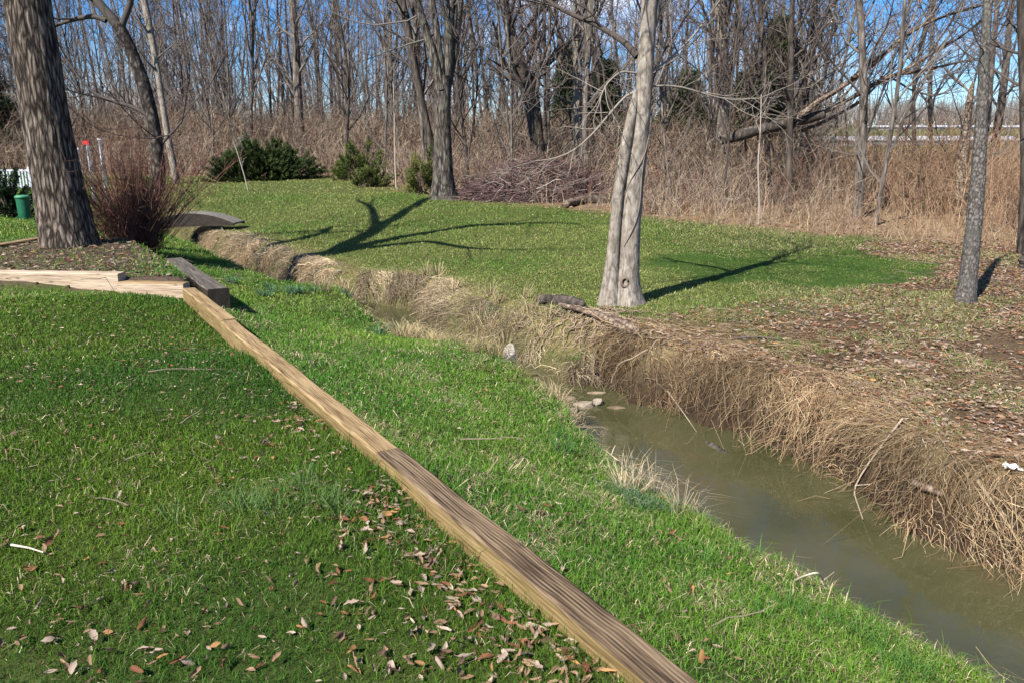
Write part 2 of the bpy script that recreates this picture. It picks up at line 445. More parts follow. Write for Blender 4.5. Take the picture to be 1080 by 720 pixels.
lawn = np.array([.03, .05, .010]) * (1 - n1) + np.array([.065, .08, .02]) * n1
brown = np.array([.060, .038, .022]) * (1 - n1) + np.array([.125, .085, .05]) * n1
woodsc = np.array([.15, .10, .06]) * (1 - n1) + np.array([.24, .165, .10]) * n1
mud_undercut = np.where((fx < .6)[:, None], np.array([.085, .078, .032]), np.array([.038, .026, .016]))  # mud; the dark downstream tone also paints in the bank's undercut shade
straw = np.array([.20, .15, .075])
bw = brown_w(fx, fy)[:, None]
gcol = lawn * (1 - bw) + brown * bw
farlawn = (sstep(.2, 1.0, dch) * isfar * (fx < 3))[:, None] * .45
gcol = gcol * (1 - farlawn) + np.array([.085, .088, .028]) * farlawn
ww = sstep(-1.2, .8, wd + (fbm(fx, fy, 61) - .5) * 2)[:, None]
gcol = gcol * (1 - ww) + woodsc * ww
fieldw = sstep(75, 100, fy)[:, None]
gcol = gcol * (1 - fieldw) + np.array([.09, .11, .04]) * fieldw
inb = inside(fx, fy, BED)[:, None]
gcol = np.where(inb, np.array([.07, .05, .036]), gcol)
mw = moss_w(fx, fy)[:, None]
gcol = gcol * (1 - mw) + np.array([.035, .065, .012]) * mw
sw = (sstep(.05, .3, dch) * (1 - sstep(.5, 1.1, dch)) * isfar)[:, None] * .6
gcol = gcol * (1 - sw) + straw * sw
bkw = (1 - sstep(.05, .32, dch))[:, None]
gcol = gcol * (1 - bkw) + mud_undercut * bkw
g = obj('ground', mesh('ground', np.stack([fx, fy, GZ.ravel()], 1), [Q], gcol, True, [mat_ground()]))
g['kind'] = 'structure'

# water: a flat sheet lying in the channel
cl = []
M_ = 90
def resample(P, n):
    s = np.r_[0, np.cumsum(np.hypot(*np.diff(P, axis=0).T))]; t = np.linspace(0, s[-1], n)
    return np.stack([np.interp(t, s, P[:, 0]), np.interp(t, s, P[:, 1])], 1)
def outw(P, Qp):
    # push P away from the middle of the channel
    mid = (P + Qp) / 2; d = P - mid; l = np.linalg.norm(d, axis=1, keepdims=True)
    return P + d / l * .45
# water built as a cropped grid of the channel's neighbourhood
wx = np.arange(-15, 7, .25); wy = np.arange(-1.5, 33, .25)
WX, WY = np.meshgrid(wx, wy)
dw, _ = channel(WX.ravel(), WY.ravel()); dw = dw.reshape(WX.shape)
wi = np.arange(WX.size).reshape(WX.shape)
keep = (np.minimum(np.minimum(dw[:-1, :-1], dw[1:, :-1]), np.minimum(dw[:-1, 1:], dw[1:, 1:])) < .12)
wq = np.stack([wi[:-1, :-1][keep], wi[:-1, 1:][keep], wi[1:, 1:][keep], wi[1:, :-1][keep]], -1)
used = np.unique(wq); remap = np.full(WX.size, -1); remap[used] = np.arange(len(used))
wv = np.stack([WX.ravel()[used], WY.ravel()[used], np.full(len(used), WATER)], 1)
w = obj('water', mesh('water', wv, [remap[wq]], None, True, [mat_water()]))
w['kind'] = 'structure'

# ------------------------------------------------------------------ landscape timbers
def timber(label, p0, p1, wdt, hgt, ztop, mats, end_chamfer=0):
    p0 = np.array(p0, float); p1 = np.array(p1, float)
    Ld = np.linalg.norm(p1 - p0)
    n = max(6, int(Ld / .12)); rr = .012
    prof = [(-wdt/2 + rr, 0), (-wdt/2, -rr), (-wdt/2, -hgt), (wdt/2, -hgt), (wdt/2, -rr), (wdt/2 - rr, 0)]
    xs = np.linspace(0, Ld, n)
    V = []; seed = int(abs(p0[0] * 97 + p0[1] * 31)) + 3
    for i, x in enumerate(xs):
        wob = (vn(np.array([x * 1.5]), np.array([seed * 1.0]), 8)[0] - .5) * .022
        zz = (vn(np.array([x * 2.2]), np.array([seed + 5.0]), 9)[0] - .5) * .014
        for k, (a, b) in enumerate(prof):
            nk = (_hash(np.int64(i * 13 + k), np.int64(seed), 4) - .5) * .006
            V.append((x, a + wob + nk, b + zz + nk))
    V = np.array(V); m = len(prof)
    idx = np.arange(n * m).reshape(n, m)
    A = idx[:-1]; B = np.roll(A, -1, 1); D = idx[1:]; E = np.roll(D, -1, 1)
    q = np.stack([A, D, E, B], -1).reshape(-1, 4)
    mi = np.tile(np.array([1, 1, 1, 1, 0, 0]), n - 1)
    mi = np.tile(np.array([0, 1, 1, 1, 0, 0]), n - 1)
    caps = np.array([idx[0][::-1], idx[-1]])
    caps = np.array([idx[0], idx[-1][::-1]])
    me = mesh('landscape_timber', V, [q, caps], None, False, mats, np.r_[mi, [1, 1]])
    import bmesh
    bm = bmesh.new(); bm.from_mesh(me); bmesh.ops.recalc_face_normals(bm, faces=bm.faces); bm.to_mesh(me); bm.free()
    o = obj('landscape_timber', me)
    d = (p1 - p0) / Ld
    o.location = (p0[0], p0[1], ztop); o.rotation_euler = (0, 0, math.atan2(d[1], d[0]))
    return tag(o, label, 'timber', 'landscape timbers edging the lawn')

MT_dark = mat_timber('timber_weathered_top', (.036, .023, .013), (.115, .078, .045), (.215, .155, .092), .6, 24)
MT_yel = mat_timber('timber_yellow_side', (.11, .072, .028), (.19, .132, .054), (.26, .188, .085), .4, 20)
MT_tan = mat_timber('timber_tan_top', (.11, .070, .030), (.235, .158, .076), (.32, .228, .12), .4, 26)
MT_pale = mat_timber('timber_pale', (.25, .18, .12), (.38, .29, .20), (.48, .39, .29), .3, 20)
MT_grey = mat_timber('timber_old_grey', (.035, .03, .025), (.085, .072, .058), (.15, .13, .105), .7, 25)
MT_deck = mat_timber('bridge_deck_grey', (.08, .072, .062), (.15, .135, .115), (.22, .20, .17), .5, 30)
MT_black = mat_timber('timber_dark_side', (.012, .01, .008), (.03, .024, .018), (.05, .04, .03), .7, 30)  # near-black brown for dark timber sides and the bridge beams

def along(u, v):
    p = pix(u, v, .07)[:2]
    return T_C0 + T_D * np.dot(p - T_C0, T_D)
j1 = along(421, 471); j2 = along(236, 338); jend = T_C0 + T_D * (T_LEN - .06)
timber('weathered dark brown timber with yellow side running to the bottom of the photo', T_C0 - T_D * 1.2, j1 - T_D * .004, .14, .15, .07, [MT_dark, MT_yel])
timber('long tan timber between the weathered brown one and the corner', j1 + T_D * .004, j2 - T_D * .004, .138, .15, .067, [MT_tan, MT_yel])
timber('short tan timber making the bend at the lawn corner', j2 + T_D * .004, jend, .14, .15, .070, [MT_tan, MT_yel])
ca = pix(124, 298, .10)[:2]; cb = pix(206, 300.5, .10)[:2]
timber('short pale tan timber running sideways below the end of the long pale one', (ca[0], ca[1] + .07), (jend[0] - .075, cb[1] + .10), .14, .17, .10, [MT_tan, MT_pale])
pa = pix(-70, 286, .20)[:2]; pb = pix(124, 289, .20)[:2]
timber('long pale timber laid in front of the thick tree', (pa[0], pa[1] + .09), (pb[0], pb[1] + .09), .16, .22, .20, [MT_pale, MT_pale])
ga = pix(236, 306, .02)[:2]; gb = pix(184, 273, .02)[:2]
timber('old grey weathered timber with a dark sawn end beside the lawn corner', ga + np.array([-.06, .0]), gb, .24, .36, .03, [MT_grey, MT_black])
ba = pix(-60, 268, .2)[:2]; bb = pix(50, 249, .2)[:2]
timber('grey brown timber behind the mulch bed at the left edge', ba, bb, .14, .22, .2, [MT_tan, MT_black])

# ------------------------------------------------------------------ trees
def interp_path(pts, n):
    pts = np.array(pts, float)
    s = np.r_[0, np.cumsum(np.linalg.norm(np.diff(pts, axis=0), axis=1))]
    t = np.linspace(0, s[-1], n)
    out = np.stack([np.interp(t, s, pts[:, k]) for k in range(pts.shape[1])], 1)
    for _ in range(max(1, n // 14)):
        out[1:-1] = (out[:-2] + out[2:] + 2 * out[1:-1]) / 4
    return out

def trunk_mesh(mb, path, n=40, S=18, lump=.06, flare=0.0, furrow=0.0, seed=0):
    """path rows: x y z r"""
    q = interp_path(path, n)
    P = q[:, :3][None]; Rr = q[:, 3][None]
    V, Qd = tubes(P, Rr, S)
    V = V.reshape(n, S, 3); cen = q[:, None, :3]
    a = np.arange(S) * 2 * PI / S
    hgt = q[:, 2] - q[0, 2]
    A, H = np.meshgrid(a, hgt)
    f = 1 + lump * 2 * (fbm(np.cos(A) * 1.5 + 7, H * 1.6 + np.sin(A) * 1.5, 50 + seed) - .5)
    if furrow: f = f + furrow * (vn(A * 6 / PI * 6 + fbm(A * .6 + 3, H * 1.3, seed) * 3, H * 2.6, 90 + seed) - .5) * 2
    if flare: f = f + flare * np.exp(-H / .22) * (1 + .5 * np.cos(A * 5 + seed)) + flare * .3 * np.exp(-H / .6)
    V = cen + (V - cen) * f[:, :, None]
    mb.add(V.reshape(-1, 3), Qd)

def px_path(rows, Y):
    """rows of (u, v, width px) at depth Y (or (u,v,w,Y))"""
    out = []
    for r_ in rows:
        yy = r_[3] if len(r_) > 3 else Y
        p = at(r_[0], r_[1], yy)
        dep = np.linalg.norm(p - np.array([0, 0, CZ]))
        out.append((*p, r_[2] / 2 * dep / math.hypot(F, math.hypot(r_[0]-540, r_[1]-360))))
    return out

KS = {0: 12, 1: 8, 2: 5, 3: 4, 4: 3}
def grow(rg, p, d, ln, r, lv, out, P):
    K = KS[lv]
    pts = [np.array(p, float)]; d = np.array(d, float); d /= np.linalg.norm(d)
    st = ln / (K - 1)
    for k in range(K - 1):
        d = d + rg.normal(0, P['wig'][lv], 3) + np.array([0, 0, P['up'][lv]])
        d /= np.linalg.norm(d); pts.append(pts[-1] + d * st)
    pts = np.array(pts)
    rad = r * np.linspace(1, P['tip'][lv], K) ** .9
    out[lv].append((pts, rad))
    if lv >= P['max']: return
    n = P['n'][lv]
    for i in range(n):
        t = P['t0'][lv] + (1 - P['t0'][lv]) * ((i + rg.random()) / n)
        x = t * (K - 1); k = min(int(x), K - 2); q = pts[k] * (1 - (x - k)) + pts[k + 1] * (x - k)
        dd = pts[k + 1] - pts[k]; dd /= np.linalg.norm(dd)
        a = rg.normal(0, 1, 3); a -= dd * np.dot(a, dd); a /= np.linalg.norm(a)
        an = R(P['ang'][lv]) * rg.uniform(.6, 1.3)
        nd = dd * math.cos(an) + a * math.sin(an)
        rc = (r * (1 - t) + r * P['tip'][lv] * t) * rg.uniform(.45, .7)
        grow(rg, q, nd, ln * P['len'][lv] * rg.uniform(.6, 1.25) * (1.15 - .6 * t), max(rc, P['rmin']), lv + 1, out, P)

def crown_from(out, levels, mb, cols, S={0: 6, 1: 5, 2: 4, 3: 3, 4: 3}, r_=rng):
    for lv in levels:
        if not out[lv]: continue
        P = np.array([a for a, b in out[lv]]); Rr = np.array([b for a, b in out[lv]])
        c = np.array(cols[min(lv, len(cols) - 1)]) * (.8 + .4 * rng.random((len(P), 1)))
        mb.tubes(P, Rr, S[lv], c)

BASEP = dict(max=3, n=[13, 6, 4], t0=[.28, .2, .15], len=[.30, .45, .5], ang=[42, 42, 40], wig=[.05, .12, .18, .2, .2], up=[.06, .10, .06, .03, 0], tip=[.25, .3, .35, .45, .5], rmin=.004)
LIMBCOL = [(.125, .11, .095), (.125, .11, .095), (.14, .115, .10), (.145, .115, .10)]
DARKCOL = [(.07, .056, .047), (.07, .056, .047), (.08, .06, .05), (.09, .066, .055)]
PALECOL = [(.22, .19, .155), (.22, .19, .155), (.24, .205, .165), (.24, .20, .16)]

def add_limbs(mb, rg, p, d, ln, r, P, cols):
    out = {i: [] for i in range(5)}
    grow(rg, p, d, ln, r, 1, out, P)
    crown_from(out, [1, 2, 3, 4], mb, cols)

# --- thick leaning-left tree on the mulch bed
bt = thing('thick_tree', 'thick furrowed grey brown trunk standing in the mulch bed at left', 'tree', (0, 0, 0))
mb = MB()
YB = 11.9
rows = px_path([(75, 276, 58), (74, 262, 54), (67, 225, 50), (61, 195, 48), (52, 150, 46), (44, 100, 45), (36, 50, 45), (28, 0, 45)], YB)
top = np.array(rows[-1]); tdir = (top[:3] - np.array(rows[-3])[:3]); tdir /= np.linalg.norm(tdir)
rows.append((*(top[:3] + tdir * 1.0), top[3] * .9))
trunk_mesh(mb, rows, 110, 56, .05, .25, .045, 1)
mb.build('trunk', M_bark_big, bt, True)
fork = np.array(rows[-1][:3]) - tdir * .25
mb = MB()
lp = dict(BASEP); lp = {**lp, 'n': [0, 7, 5], 't0': [.3, .3, .2], 'wig': [.05, .07, .15, .2, .2], 'up': [0, .02, .05, .03, 0], 'len': [.3, .42, .5]}
SL = np.array([math.sin(SUN_AZ) * math.cos(SUN_EL), math.cos(SUN_AZ) * math.cos(SUN_EL), -math.sin(SUN_EL)])
def limb_from(rows):
    """limb points from where their shade falls on the lawn and how high they are above it"""
    out = []
    for u, v, h, r_ in rows:
        G = pix(u, v, -.4)
        for _ in range(4): G = pix(u, v, hz(G[0], G[1]))
        out.append((*(G - SL * (h / math.sin(SUN_EL))), r_))
    return out
lim = [[(400, 243, 6.2, .17), (425, 228, 7.0, .15), (450, 213, 7.9, .12), (462, 208, 8.6, .09), (475, 203, 9.4, .05)],
       [(418, 251, 5.8, .17), (468, 243, 6.5, .15), (510, 238, 7.2, .12), (560, 236, 8.0, .09), (610, 237, 8.8, .05)],
       [(398, 240, 6.0, .10), (395, 222, 6.6, .08), (380, 214, 7.2, .05)],
       [(450, 254, 6.2, .09), (490, 262, 6.6, .07), (530, 264, 7.2, .04)]]
for i, rr_ in enumerate(lim):
    pr = interp_path(np.array([(*(fork), .2)] + limb_from(rr_)), 18)
    mb.tubes(pr[None, :, :3], pr[None, :, 3], 10, (.13, .105, .085))
    for k in (8, 11, 13, 15, 17):
        dd = pr[k, :3] - pr[k - 2, :3]; dd /= np.linalg.norm(dd)
        add_limbs(mb, np.random.default_rng(k * 5 + i), pr[k, :3], dd + np.random.default_rng(k + i * 9).normal(0, .5, 3), 2.0, .03, {**lp, 'n': [0, 5, 3]}, LIMBCOL)
mb.build('crown', M_twig, bt, True)

# --- dark leaning tree behind it
lt = thing('leaning_tree', 'dark bent tree leaning left behind the brown twiggy shrub by the footbridge', 'tree')
YL = 15.0
mb = MB()
rows = px_path([(128, 262, 13), (146, 238, 13), (160, 217, 13.5), (167, 200, 13.5), (168, 180, 13.5), (165, 150, 13), (160, 120, 12.5), (151, 85, 12.5), (141, 60, 12.5), (131, 38, 13), (124, 27, 13)], YL)
trunk_mesh(mb, rows, 60, 18, .06, .1, .02, 2)
mb.build('trunk', M_bark_dark, lt, True)
mb = MB()
for rr_ in [[(126, 30, 11), (117, 18, 11), (105, 5, 10), (92, -12, 10), (70, -50, 8)], [(127, 32, 7), (132, 18, 7), (138, 3, 7), (140, -25, 6), (150, -70, 5)], [(112, 22, 6), (100, 17, 5), (85, 19, 5), (70, 23, 4), (57, 28, 3), (40, 40, 2)],
            [(160, 125, 5), (150, 118, 4), (138, 112, 4), (120, 108, 3.5), (100, 100, 3), (85, 85, 2.5), (70, 62, 2)], [(166, 170, 3), (172, 150, 3), (184, 138, 2.5), (192, 128, 2)]]:
    pr = np.array(px_path(rr_, YL)); pr = interp_path(pr, 14)
    mb.tubes(pr[None, :, :3], pr[None, :, 3], 8, (.07, .06, .052))
    for k in (5, 8, 11, 13):
        add_limbs(mb, np.random.default_rng(k * 7 + len(rr_)), pr[k, :3], pr[k, :3] - pr[k - 2, :3] + np.random.default_rng(k).normal(0, .15, 3), 2.2, max(.012, pr[k, 3] * .5), {**BASEP, 'n': [0, 6, 3]}, DARKCOL)
mb.build('crown', M_twig, lt, True)

# --- forked tree at the woods edge
ft = thing('forked_tree', 'tall grey tree forking into several stems at the woods edge mid lawn', 'tree')
YF = 24.9
mb = MB()
trunk_mesh(mb, px_path([(469, 216, 32), (468, 208, 28), (467.5, 190, 22), (467, 160, 19), (467, 130, 17), (467, 110, 17), (467, 92, 17), (467, 80, 16)], YF), 60, 28, .06, .18, .03, 3)
mb.build('trunk', M_bark_fork, ft, True)
mb = MB()
fr = [[(466, 95, 9), (460, 70, 9.5), (453, 45, 9), (445, 20, 9), (437, -5, 8.5), (425, -60, 7)], [(468, 95, 8), (465, 70, 7.5), (462, 40, 7), (457, 10, 7), (452, -20, 6), (446, -80, 5)],
      [(470, 100, 11), (473, 75, 10.5), (473, 45, 10), (475, 15, 9.5), (478, -20, 9), (482, -80, 7)], [(474, 90, 6), (479, 65, 5.5), (482, 35, 5.5), (486, 0, 5), (494, -60, 4)]]
for i, rr_ in enumerate(fr):
    pr = interp_path(np.array(px_path(rr_, YF + (i - 1.5) * .1)), 18)
    mb.tubes(pr[None, :, :3], pr[None, :, 3], 12, (.15, .13, .11))
mb.build('stems', M_bark_fork, ft, True)
mb = MB()
for i, rr_ in enumerate(fr):
    pr = interp_path(np.array(px_path(rr_, YF)), 18)
    for k in (6, 9, 11, 13, 15, 17):
        add_limbs(mb, np.random.default_rng(k * 11 + i), pr[k, :3], np.random.default_rng(k + i * 3).normal(0, 1, 3) + np.array([0, 0, 1.2]), 3.2, .03, {**BASEP, 'n': [0, 6, 4]}, LIMBCOL)
mb.build('crown', M_twig, ft, True)

# --- pale twin-stemmed tree on the far bank
tt = thing('twin_stem_tree', 'pale smooth twin stemmed tree on the far creek bank', 'tree')
YT = 10.45
mb = MB()
mrows = px_path([(662, 334, 36), (661, 322, 32), (661, 300, 25), (663, 270, 22.5), (664.5, 240, 21.5), (668, 200, 20), (673, 160, 19), (677, 125, 18), (679, 100, 17.5), (681, 60, 17.5), (683.5, 30, 17), (685, 0, 16.5), (689, -60, 14)], YT)
trunk_mesh(mb, mrows, 110, 36, .07, .38, .015, 4)
# knot hole and ridge on the base
mb.build('trunk', M_bark_pale, tt, True)
mb = MB()
srows = px_path([(643, 330, 22), (643, 312, 18), (645, 285, 14), (648, 250, 12), (652, 205, 11.5), (656, 180, 12), (660, 155, 12), (665, 128, 11), (669, 108, 8), (670, 97, 4)], YT - .05)
trunk_mesh(mb, srows, 70, 26, .12, .4, .02, 5)
mb.build('side_stem', M_bark_pale, tt, True)
mb = MB()
kn = at(659, 298, YT - .17)
aa = np.linspace(0, 2 * PI, 13)[:-1]
ring = np.stack([kn[0] + .045 * np.cos(aa), np.full(12, kn[1]), kn[2] + .06 * np.sin(aa)], 1)
mb.tubes(np.vstack([ring, ring[:2]])[None], np.full((1, 14), .018), 6, (.16, .12, .09))
mb.add(np.vstack([ring, [kn + np.array([0, .03, 0])]]), np.array([[i, (i + 1) % 12, 12] for i in range(12)]), (.04, .03, .025))
mb.build('knot', M_twig, tt, True)
mb = MB()
br = [  # (rows, depth change along the branch)
    ([(679, 96, 5), (664, 96, 4), (645, 118, 3.2), (625, 142, 2.8), (605, 160, 2.4), (585, 168, 2), (565, 170, 1.4)], -.2, PALECOL),
    ([(672, 60, 8), (663, 47, 6.5), (645, 36, 5.5), (625, 24, 5), (600, 15, 4.2), (572, -2, 3.8), (545, -24, 3)], .6, DARKCOL),
    ([(684, 92, 4), (697, 90, 3), (720, 92, 2.6), (745, 100, 2.4), (770, 106, 2), (800, 104, 1.4)], .3, PALECOL),
    ([(674, 78, 4), (655, 75, 3), (640, 88, 2.4), (632, 105, 2), (634, 118, 1.4)], -.3, PALECOL),
    ([(678, 80, 4), (700, 68, 3), (730, 40, 2.6), (760, 0, 2.2)], .8, PALECOL),
    ([(690, 28, 6), (694, 10, 6), (698, -20, 5.5), (712, -70, 4.5)], 0, LIMBCOL),
    ([(688, -50, 8), (670, -100, 6), (640, -160, 4)], -1, LIMBCOL), ([(689, -55, 9), (705, -120, 7), (720, -200, 5)], .5, LIMBCOL)]
for i, (rr_, dy, cl_) in enumerate(br):
    rr_ = [(*a, YT + dy * j / (len(rr_) - 1)) for j, a in enumerate(rr_)]
    pr = interp_path(np.array(px_path(rr_, YT)), 14)
    if cl_ is PALECOL: pr[:, 3] *= .68
    mb.tubes(pr[None, :, :3], pr[None, :, 3], 8, cl_[1])
    rg = np.random.default_rng(100 + i)
    for k in (4, 6, 8, 9, 10, 11, 12, 13):
        dd = pr[k, :3] - pr[k - 2, :3]; dd /= np.linalg.norm(dd)
        add_limbs(mb, rg, pr[k, :3], dd + rg.normal(0, .5, 3), rg.uniform(.4, 1.0) if i not in (5, 6, 7) else 3, max(.005, pr[k, 3] * .5), {**BASEP, 'n': [0, 3, 2] if i < 5 else [0, 6, 3], 'rmin': .0028, 'up': [0, 0, 0, 0, 0]}, cl_)
mb.build('crown', M_twig, tt, True)
mb = MB()   # vine stems wound round the trunk
for ph, v0, v1 in [(0, 320, 150), (2.2, 300, 120), (4.1, 260, 60)]:
    q = interp_path(np.array(mrows), 120)
    k0 = int(np.argmin(abs(q[:, 2] - at(660, v0, YT)[2]))); k1 = int(np.argmin(abs(q[:, 2] - at(680, v1, YT)[2])))
    q = q[k0:k1:2]
    an = ph + np.linspace(0, 3.5, len(q)) + .5 * np.sin(np.linspace(0, 9, len(q)))
    pp = q[:, :3] + np.stack([np.cos(an), np.sin(an), 0 * an], 1) * (q[:, 3:4] * 1.05 + .004)
    mb.tubes(pp[None], np.full((1, len(pp)), .007), 5, (.2, .165, .13))
mb.build('vine', M_twig, tt, True)

# --- slim mottled tree on the right
st_ = thing('slim_tree', 'slim mottled grey tree leaning slightly right above the leaf litter', 'tree')
YS = 10.4
mb = MB()
rows = px_path([(1017, 326, 21), (1018, 318, 19), (1021, 295, 17), (1025, 260, 16.5), (1029, 220, 15.5), (1032, 180, 14), (1035, 130, 12), (1037, 90, 10.5), (1039, 45, 9.5), (1042, 0, 9), (1048, -80, 8)], YS)
trunk_mesh(mb, rows, 70, 18, .07, .15, 0, 6)
mb.build('trunk', M_bark_slim, st_, True)
mb = MB()
rg = np.random.default_rng(8)
for (u, v, du, dv, ln, r0) in [(1039, 60, -1, -1, 1.0, .012), (1040, 20, 1, -.6, 1.3, .014), (1034, 150, -.6, -.3, .5, .007), (1033, 165, .8, .1, .4, .006), (1044, -30, -1, -1, 2, .02), (1047, -60, 1, -1, 2.5, .022), (1048, -80, .1, -1, 3, .03)]:
    p = at(u, v, YS)
    add_limbs(mb, rg, p, (du, rg.normal(0, .5), -dv), ln, r0, {**BASEP, 'n': [0, 5, 3], 'rmin': .003}, LIMBCOL)
mb.build('crown', M_twig, st_, True)

# --- individually shaped trees inside the woods: (name,label,depth,rows,material,cols)
special = [
    ('big_pale_trunk', 'broad pale straight trunk rising from the brush right of the twin stemmed tree', 27.5, [(763, 214, 20), (763, 195, 17), (762, 150, 15), (762, 100, 14), (761, 50, 13), (760, 0, 12.5), (760, -80, 10)], M_bark_pale),
    ('two_tone_trunk', 'straight trunk pale below and dark above left of the twin stemmed tree', 29, [(612, 200, 12), (610, 160, 11), (609, 110, 10), (609, 60, 9.5), (609, 0, 9), (608, -60, 8)], M_bark_pale),
    ('crooked_dark_tree', 'crooked dark tree bending left above the brush pile', 28, [(570, 200, 18), (568, 160, 15), (562, 115, 16), (557, 92, 18), (548, 70, 16), (541, 45, 12), (536, 25, 10), (531, 0, 10), (520, -60, 8)], M_bark_woods_dark),
    ('leaning_dark_tree', 'thin dark tree leaning left just left of the forked tree', 29, [(462, 190, 9), (452, 140, 8), (443, 100, 8), (434, 55, 8), (428, 20, 8), (420, -20, 7), (405, -80, 5)], M_bark_woods_dark),
    ('pale_streaked_tree', 'slender pale trunk with a greenish cast rising beside the footbridge lawn', 33, [(187, 199, 8), (184, 180, 7.5), (178, 150, 7), (173, 120, 6.5), (167, 80, 6), (160, 40, 7), (152, 0, 7), (143, -50, 6)], M_bark_pale),
    ('straight_grey_tree', 'straight grey tree crossing in front of the fallen splintered limbs', 21, [(905, 225, 11), (907, 180, 10), (910, 140, 9), (911, 90, 8), (909, 40, 7.5), (906, 0, 7.5), (903, -60, 6)], M_bark_woods),
    ('twin_dark_pole', 'straight dark slender tree rising at the broken end of the fallen trunk', 22, [(831, 240, 8), (832, 190, 7), (833, 140, 6.5), (834, 90, 6.5), (834, 40, 6), (836, 0, 5.5), (838, -60, 5)], M_bark_woods_dark),
    ('grey_pole_tree', 'mid grey pole tree right behind the broken end of the fallen trunk', 26, [(851, 190, 8), (850, 150, 8), (853, 100, 8), (857, 50, 7.5), (860, 0, 7), (864, -60, 6)], M_bark_woods),
    ('right_edge_tree', 'dark trunk cut by the right edge of the photo', 15, [(1084, 245, 12), (1083, 180, 11), (1081, 120, 10), (1079, 60, 9), (1077, 0, 8.5), (1074, -60, 8)], M_bark_woods_dark),
    ('pinkish_tree', 'pinkish brown tree with raised branches behind the slim mottled tree', 30, [(1047, 180, 9), (1050, 150, 8), (1056, 110, 8), (1061, 70, 7), (1064, 30, 6), (1068, 0, 5.5), (1074, -50, 4)], M_bark_woods),
    ('grey_forest_tree', 'stout grey tree deep behind the dark juniper', 42, [(318, 190, 11), (317, 150, 10), (314, 100, 9), (312, 50, 8.5), (308, 0, 8), (305, -60, 7)], M_bark_woods),
]
for i, (nm, lab, Y, rw, mt) in enumerate(special):
    t_ = thing({'big_pale_trunk': 'woodland_tree'}.get(nm, 'woodland_tree'), lab, 'tree', group='bare trees of the woods')
    rows = np.array(px_path(rw, Y)); 
    b0 = rows[0]; b0[2] = min(b0[2], hz(b0[0], b0[1])) - .1
    mb = MB(); trunk_mesh(mb, rows, 40, 12, .07, .12, 0, 20 + i); mb.build('trunk', mt, t_, True)
    q = interp_path(rows, 40); rg = np.random.default_rng(300 + i); mb = MB()
    for k in range(14, 40, 2):
        a = rg.random() * 2 * PI
        add_limbs(mb, rg, q[k, :3], (math.cos(a), math.sin(a), rg.uniform(.4, 1.3)), rg.uniform(1.2, 3.2), max(.012, q[k, 3] * .35), {**BASEP, 'n': [0, 6, 4]}, DARKCOL if mt is M_bark_woods_dark else LIMBCOL)
    mb.build('crown', M_twig, t_, True)

# --- fallen splintered tree
fl = thing('fallen_tree', 'fallen splintered tree with its broken limbs propped up over the brush', 'tree')
YFa = 22.5
mb = MB()
trunk_mesh(mb, px_path([(760, 148, 10), (780, 143, 12), (800, 137, 11), (825, 132, 11), (850, 126, 12), (868, 121, 10)], YFa), 30, 12, .14, 0, 0, 31)
mb.build('trunk', M_bark_woods_dark, fl, True)
mb = MB(); mb2 = MB()
for i, (rr_, S_) in enumerate([([(838, 127, 9), (858, 110, 10), (880, 97, 10), (905, 80, 9), (930, 60, 8.5), (948, 44, 8), (970, 28, 6), (1000, 15, 5), (1040, 5, 3.5), (1070, -5, 2)], 10),
                 ([(842, 133, 8), (870, 118, 9), (900, 103, 9), (930, 84, 8), (960, 72, 6), (985, 55, 5), (1010, 42, 3.5), (1035, 22, 2.5)], 10),
                 ([(846, 138, 6), (880, 124, 7), (905, 110, 6), (935, 80, 4), (952, 78, 6), (985, 72, 4.5), (1010, 66, 3.5), (1035, 62, 2)], 8),
                 ([(940, 82, 4), (960, 95, 3.5), (985, 102, 3), (1003, 96, 2.4), (1012, 80, 2)], 6),
                 ([(905, 82, 5), (885, 110, 4), (878, 135, 3)], 6)]):
    pr = interp_path(np.array(px_path(rr_, YFa + .25 * (i - 1))), 22)
    pr[:, 3] *= .5
    V_, Q_ = tubes(pr[None, :, :3], pr[None, :, 3], S_)
    V_ = V_ + (rng.random(V_.shape) - .5) * .05 * (1 if i < 3 else .3)
    mb.add(V_, Q_)
    rg = np.random.default_rng(400 + i)
    for k in range(5, 22, 1):
        dd = pr[k, :3] - pr[k - 2, :3]; dd /= np.linalg.norm(dd)
        add_limbs(mb2, rg, pr[k, :3], dd * .9 + np.array([0, rg.normal(0, .4), rg.uniform(-.2, .8)]), rg.uniform(1.4, 3.2), max(.01, pr[k, 3] * .4), {**BASEP, 'n': [0, 6, 3]}, LIMBCOL)
mb.build('limbs', M_deadwood, fl, True)
mb2.build('crown', M_twig, fl, True)
# snag
sn = thing('broken_snag', 'pale broken snag with a jagged top beside the slim mottled tree', 'dead tree')
mb = MB()
trunk_mesh(mb, px_path([(1012, 210, 11), (1014, 180, 9.5), (1018, 150, 8.5), (1021, 120, 7), (1025, 92, 5.5), (1027, 86, 2)], 21), 26, 12, .18, 0, 0, 44)
mb.build('trunk', M_deadwood, sn, False)
mb = MB(); p = at(1018, 140, 21)
add_limbs(mb, np.random.default_rng(5), p, (-.8, .2, .5), .7, .02, {**BASEP, 'n': [0, 3, 2]}, PALECOL)
mb.build('branch', M_twig, sn, True)

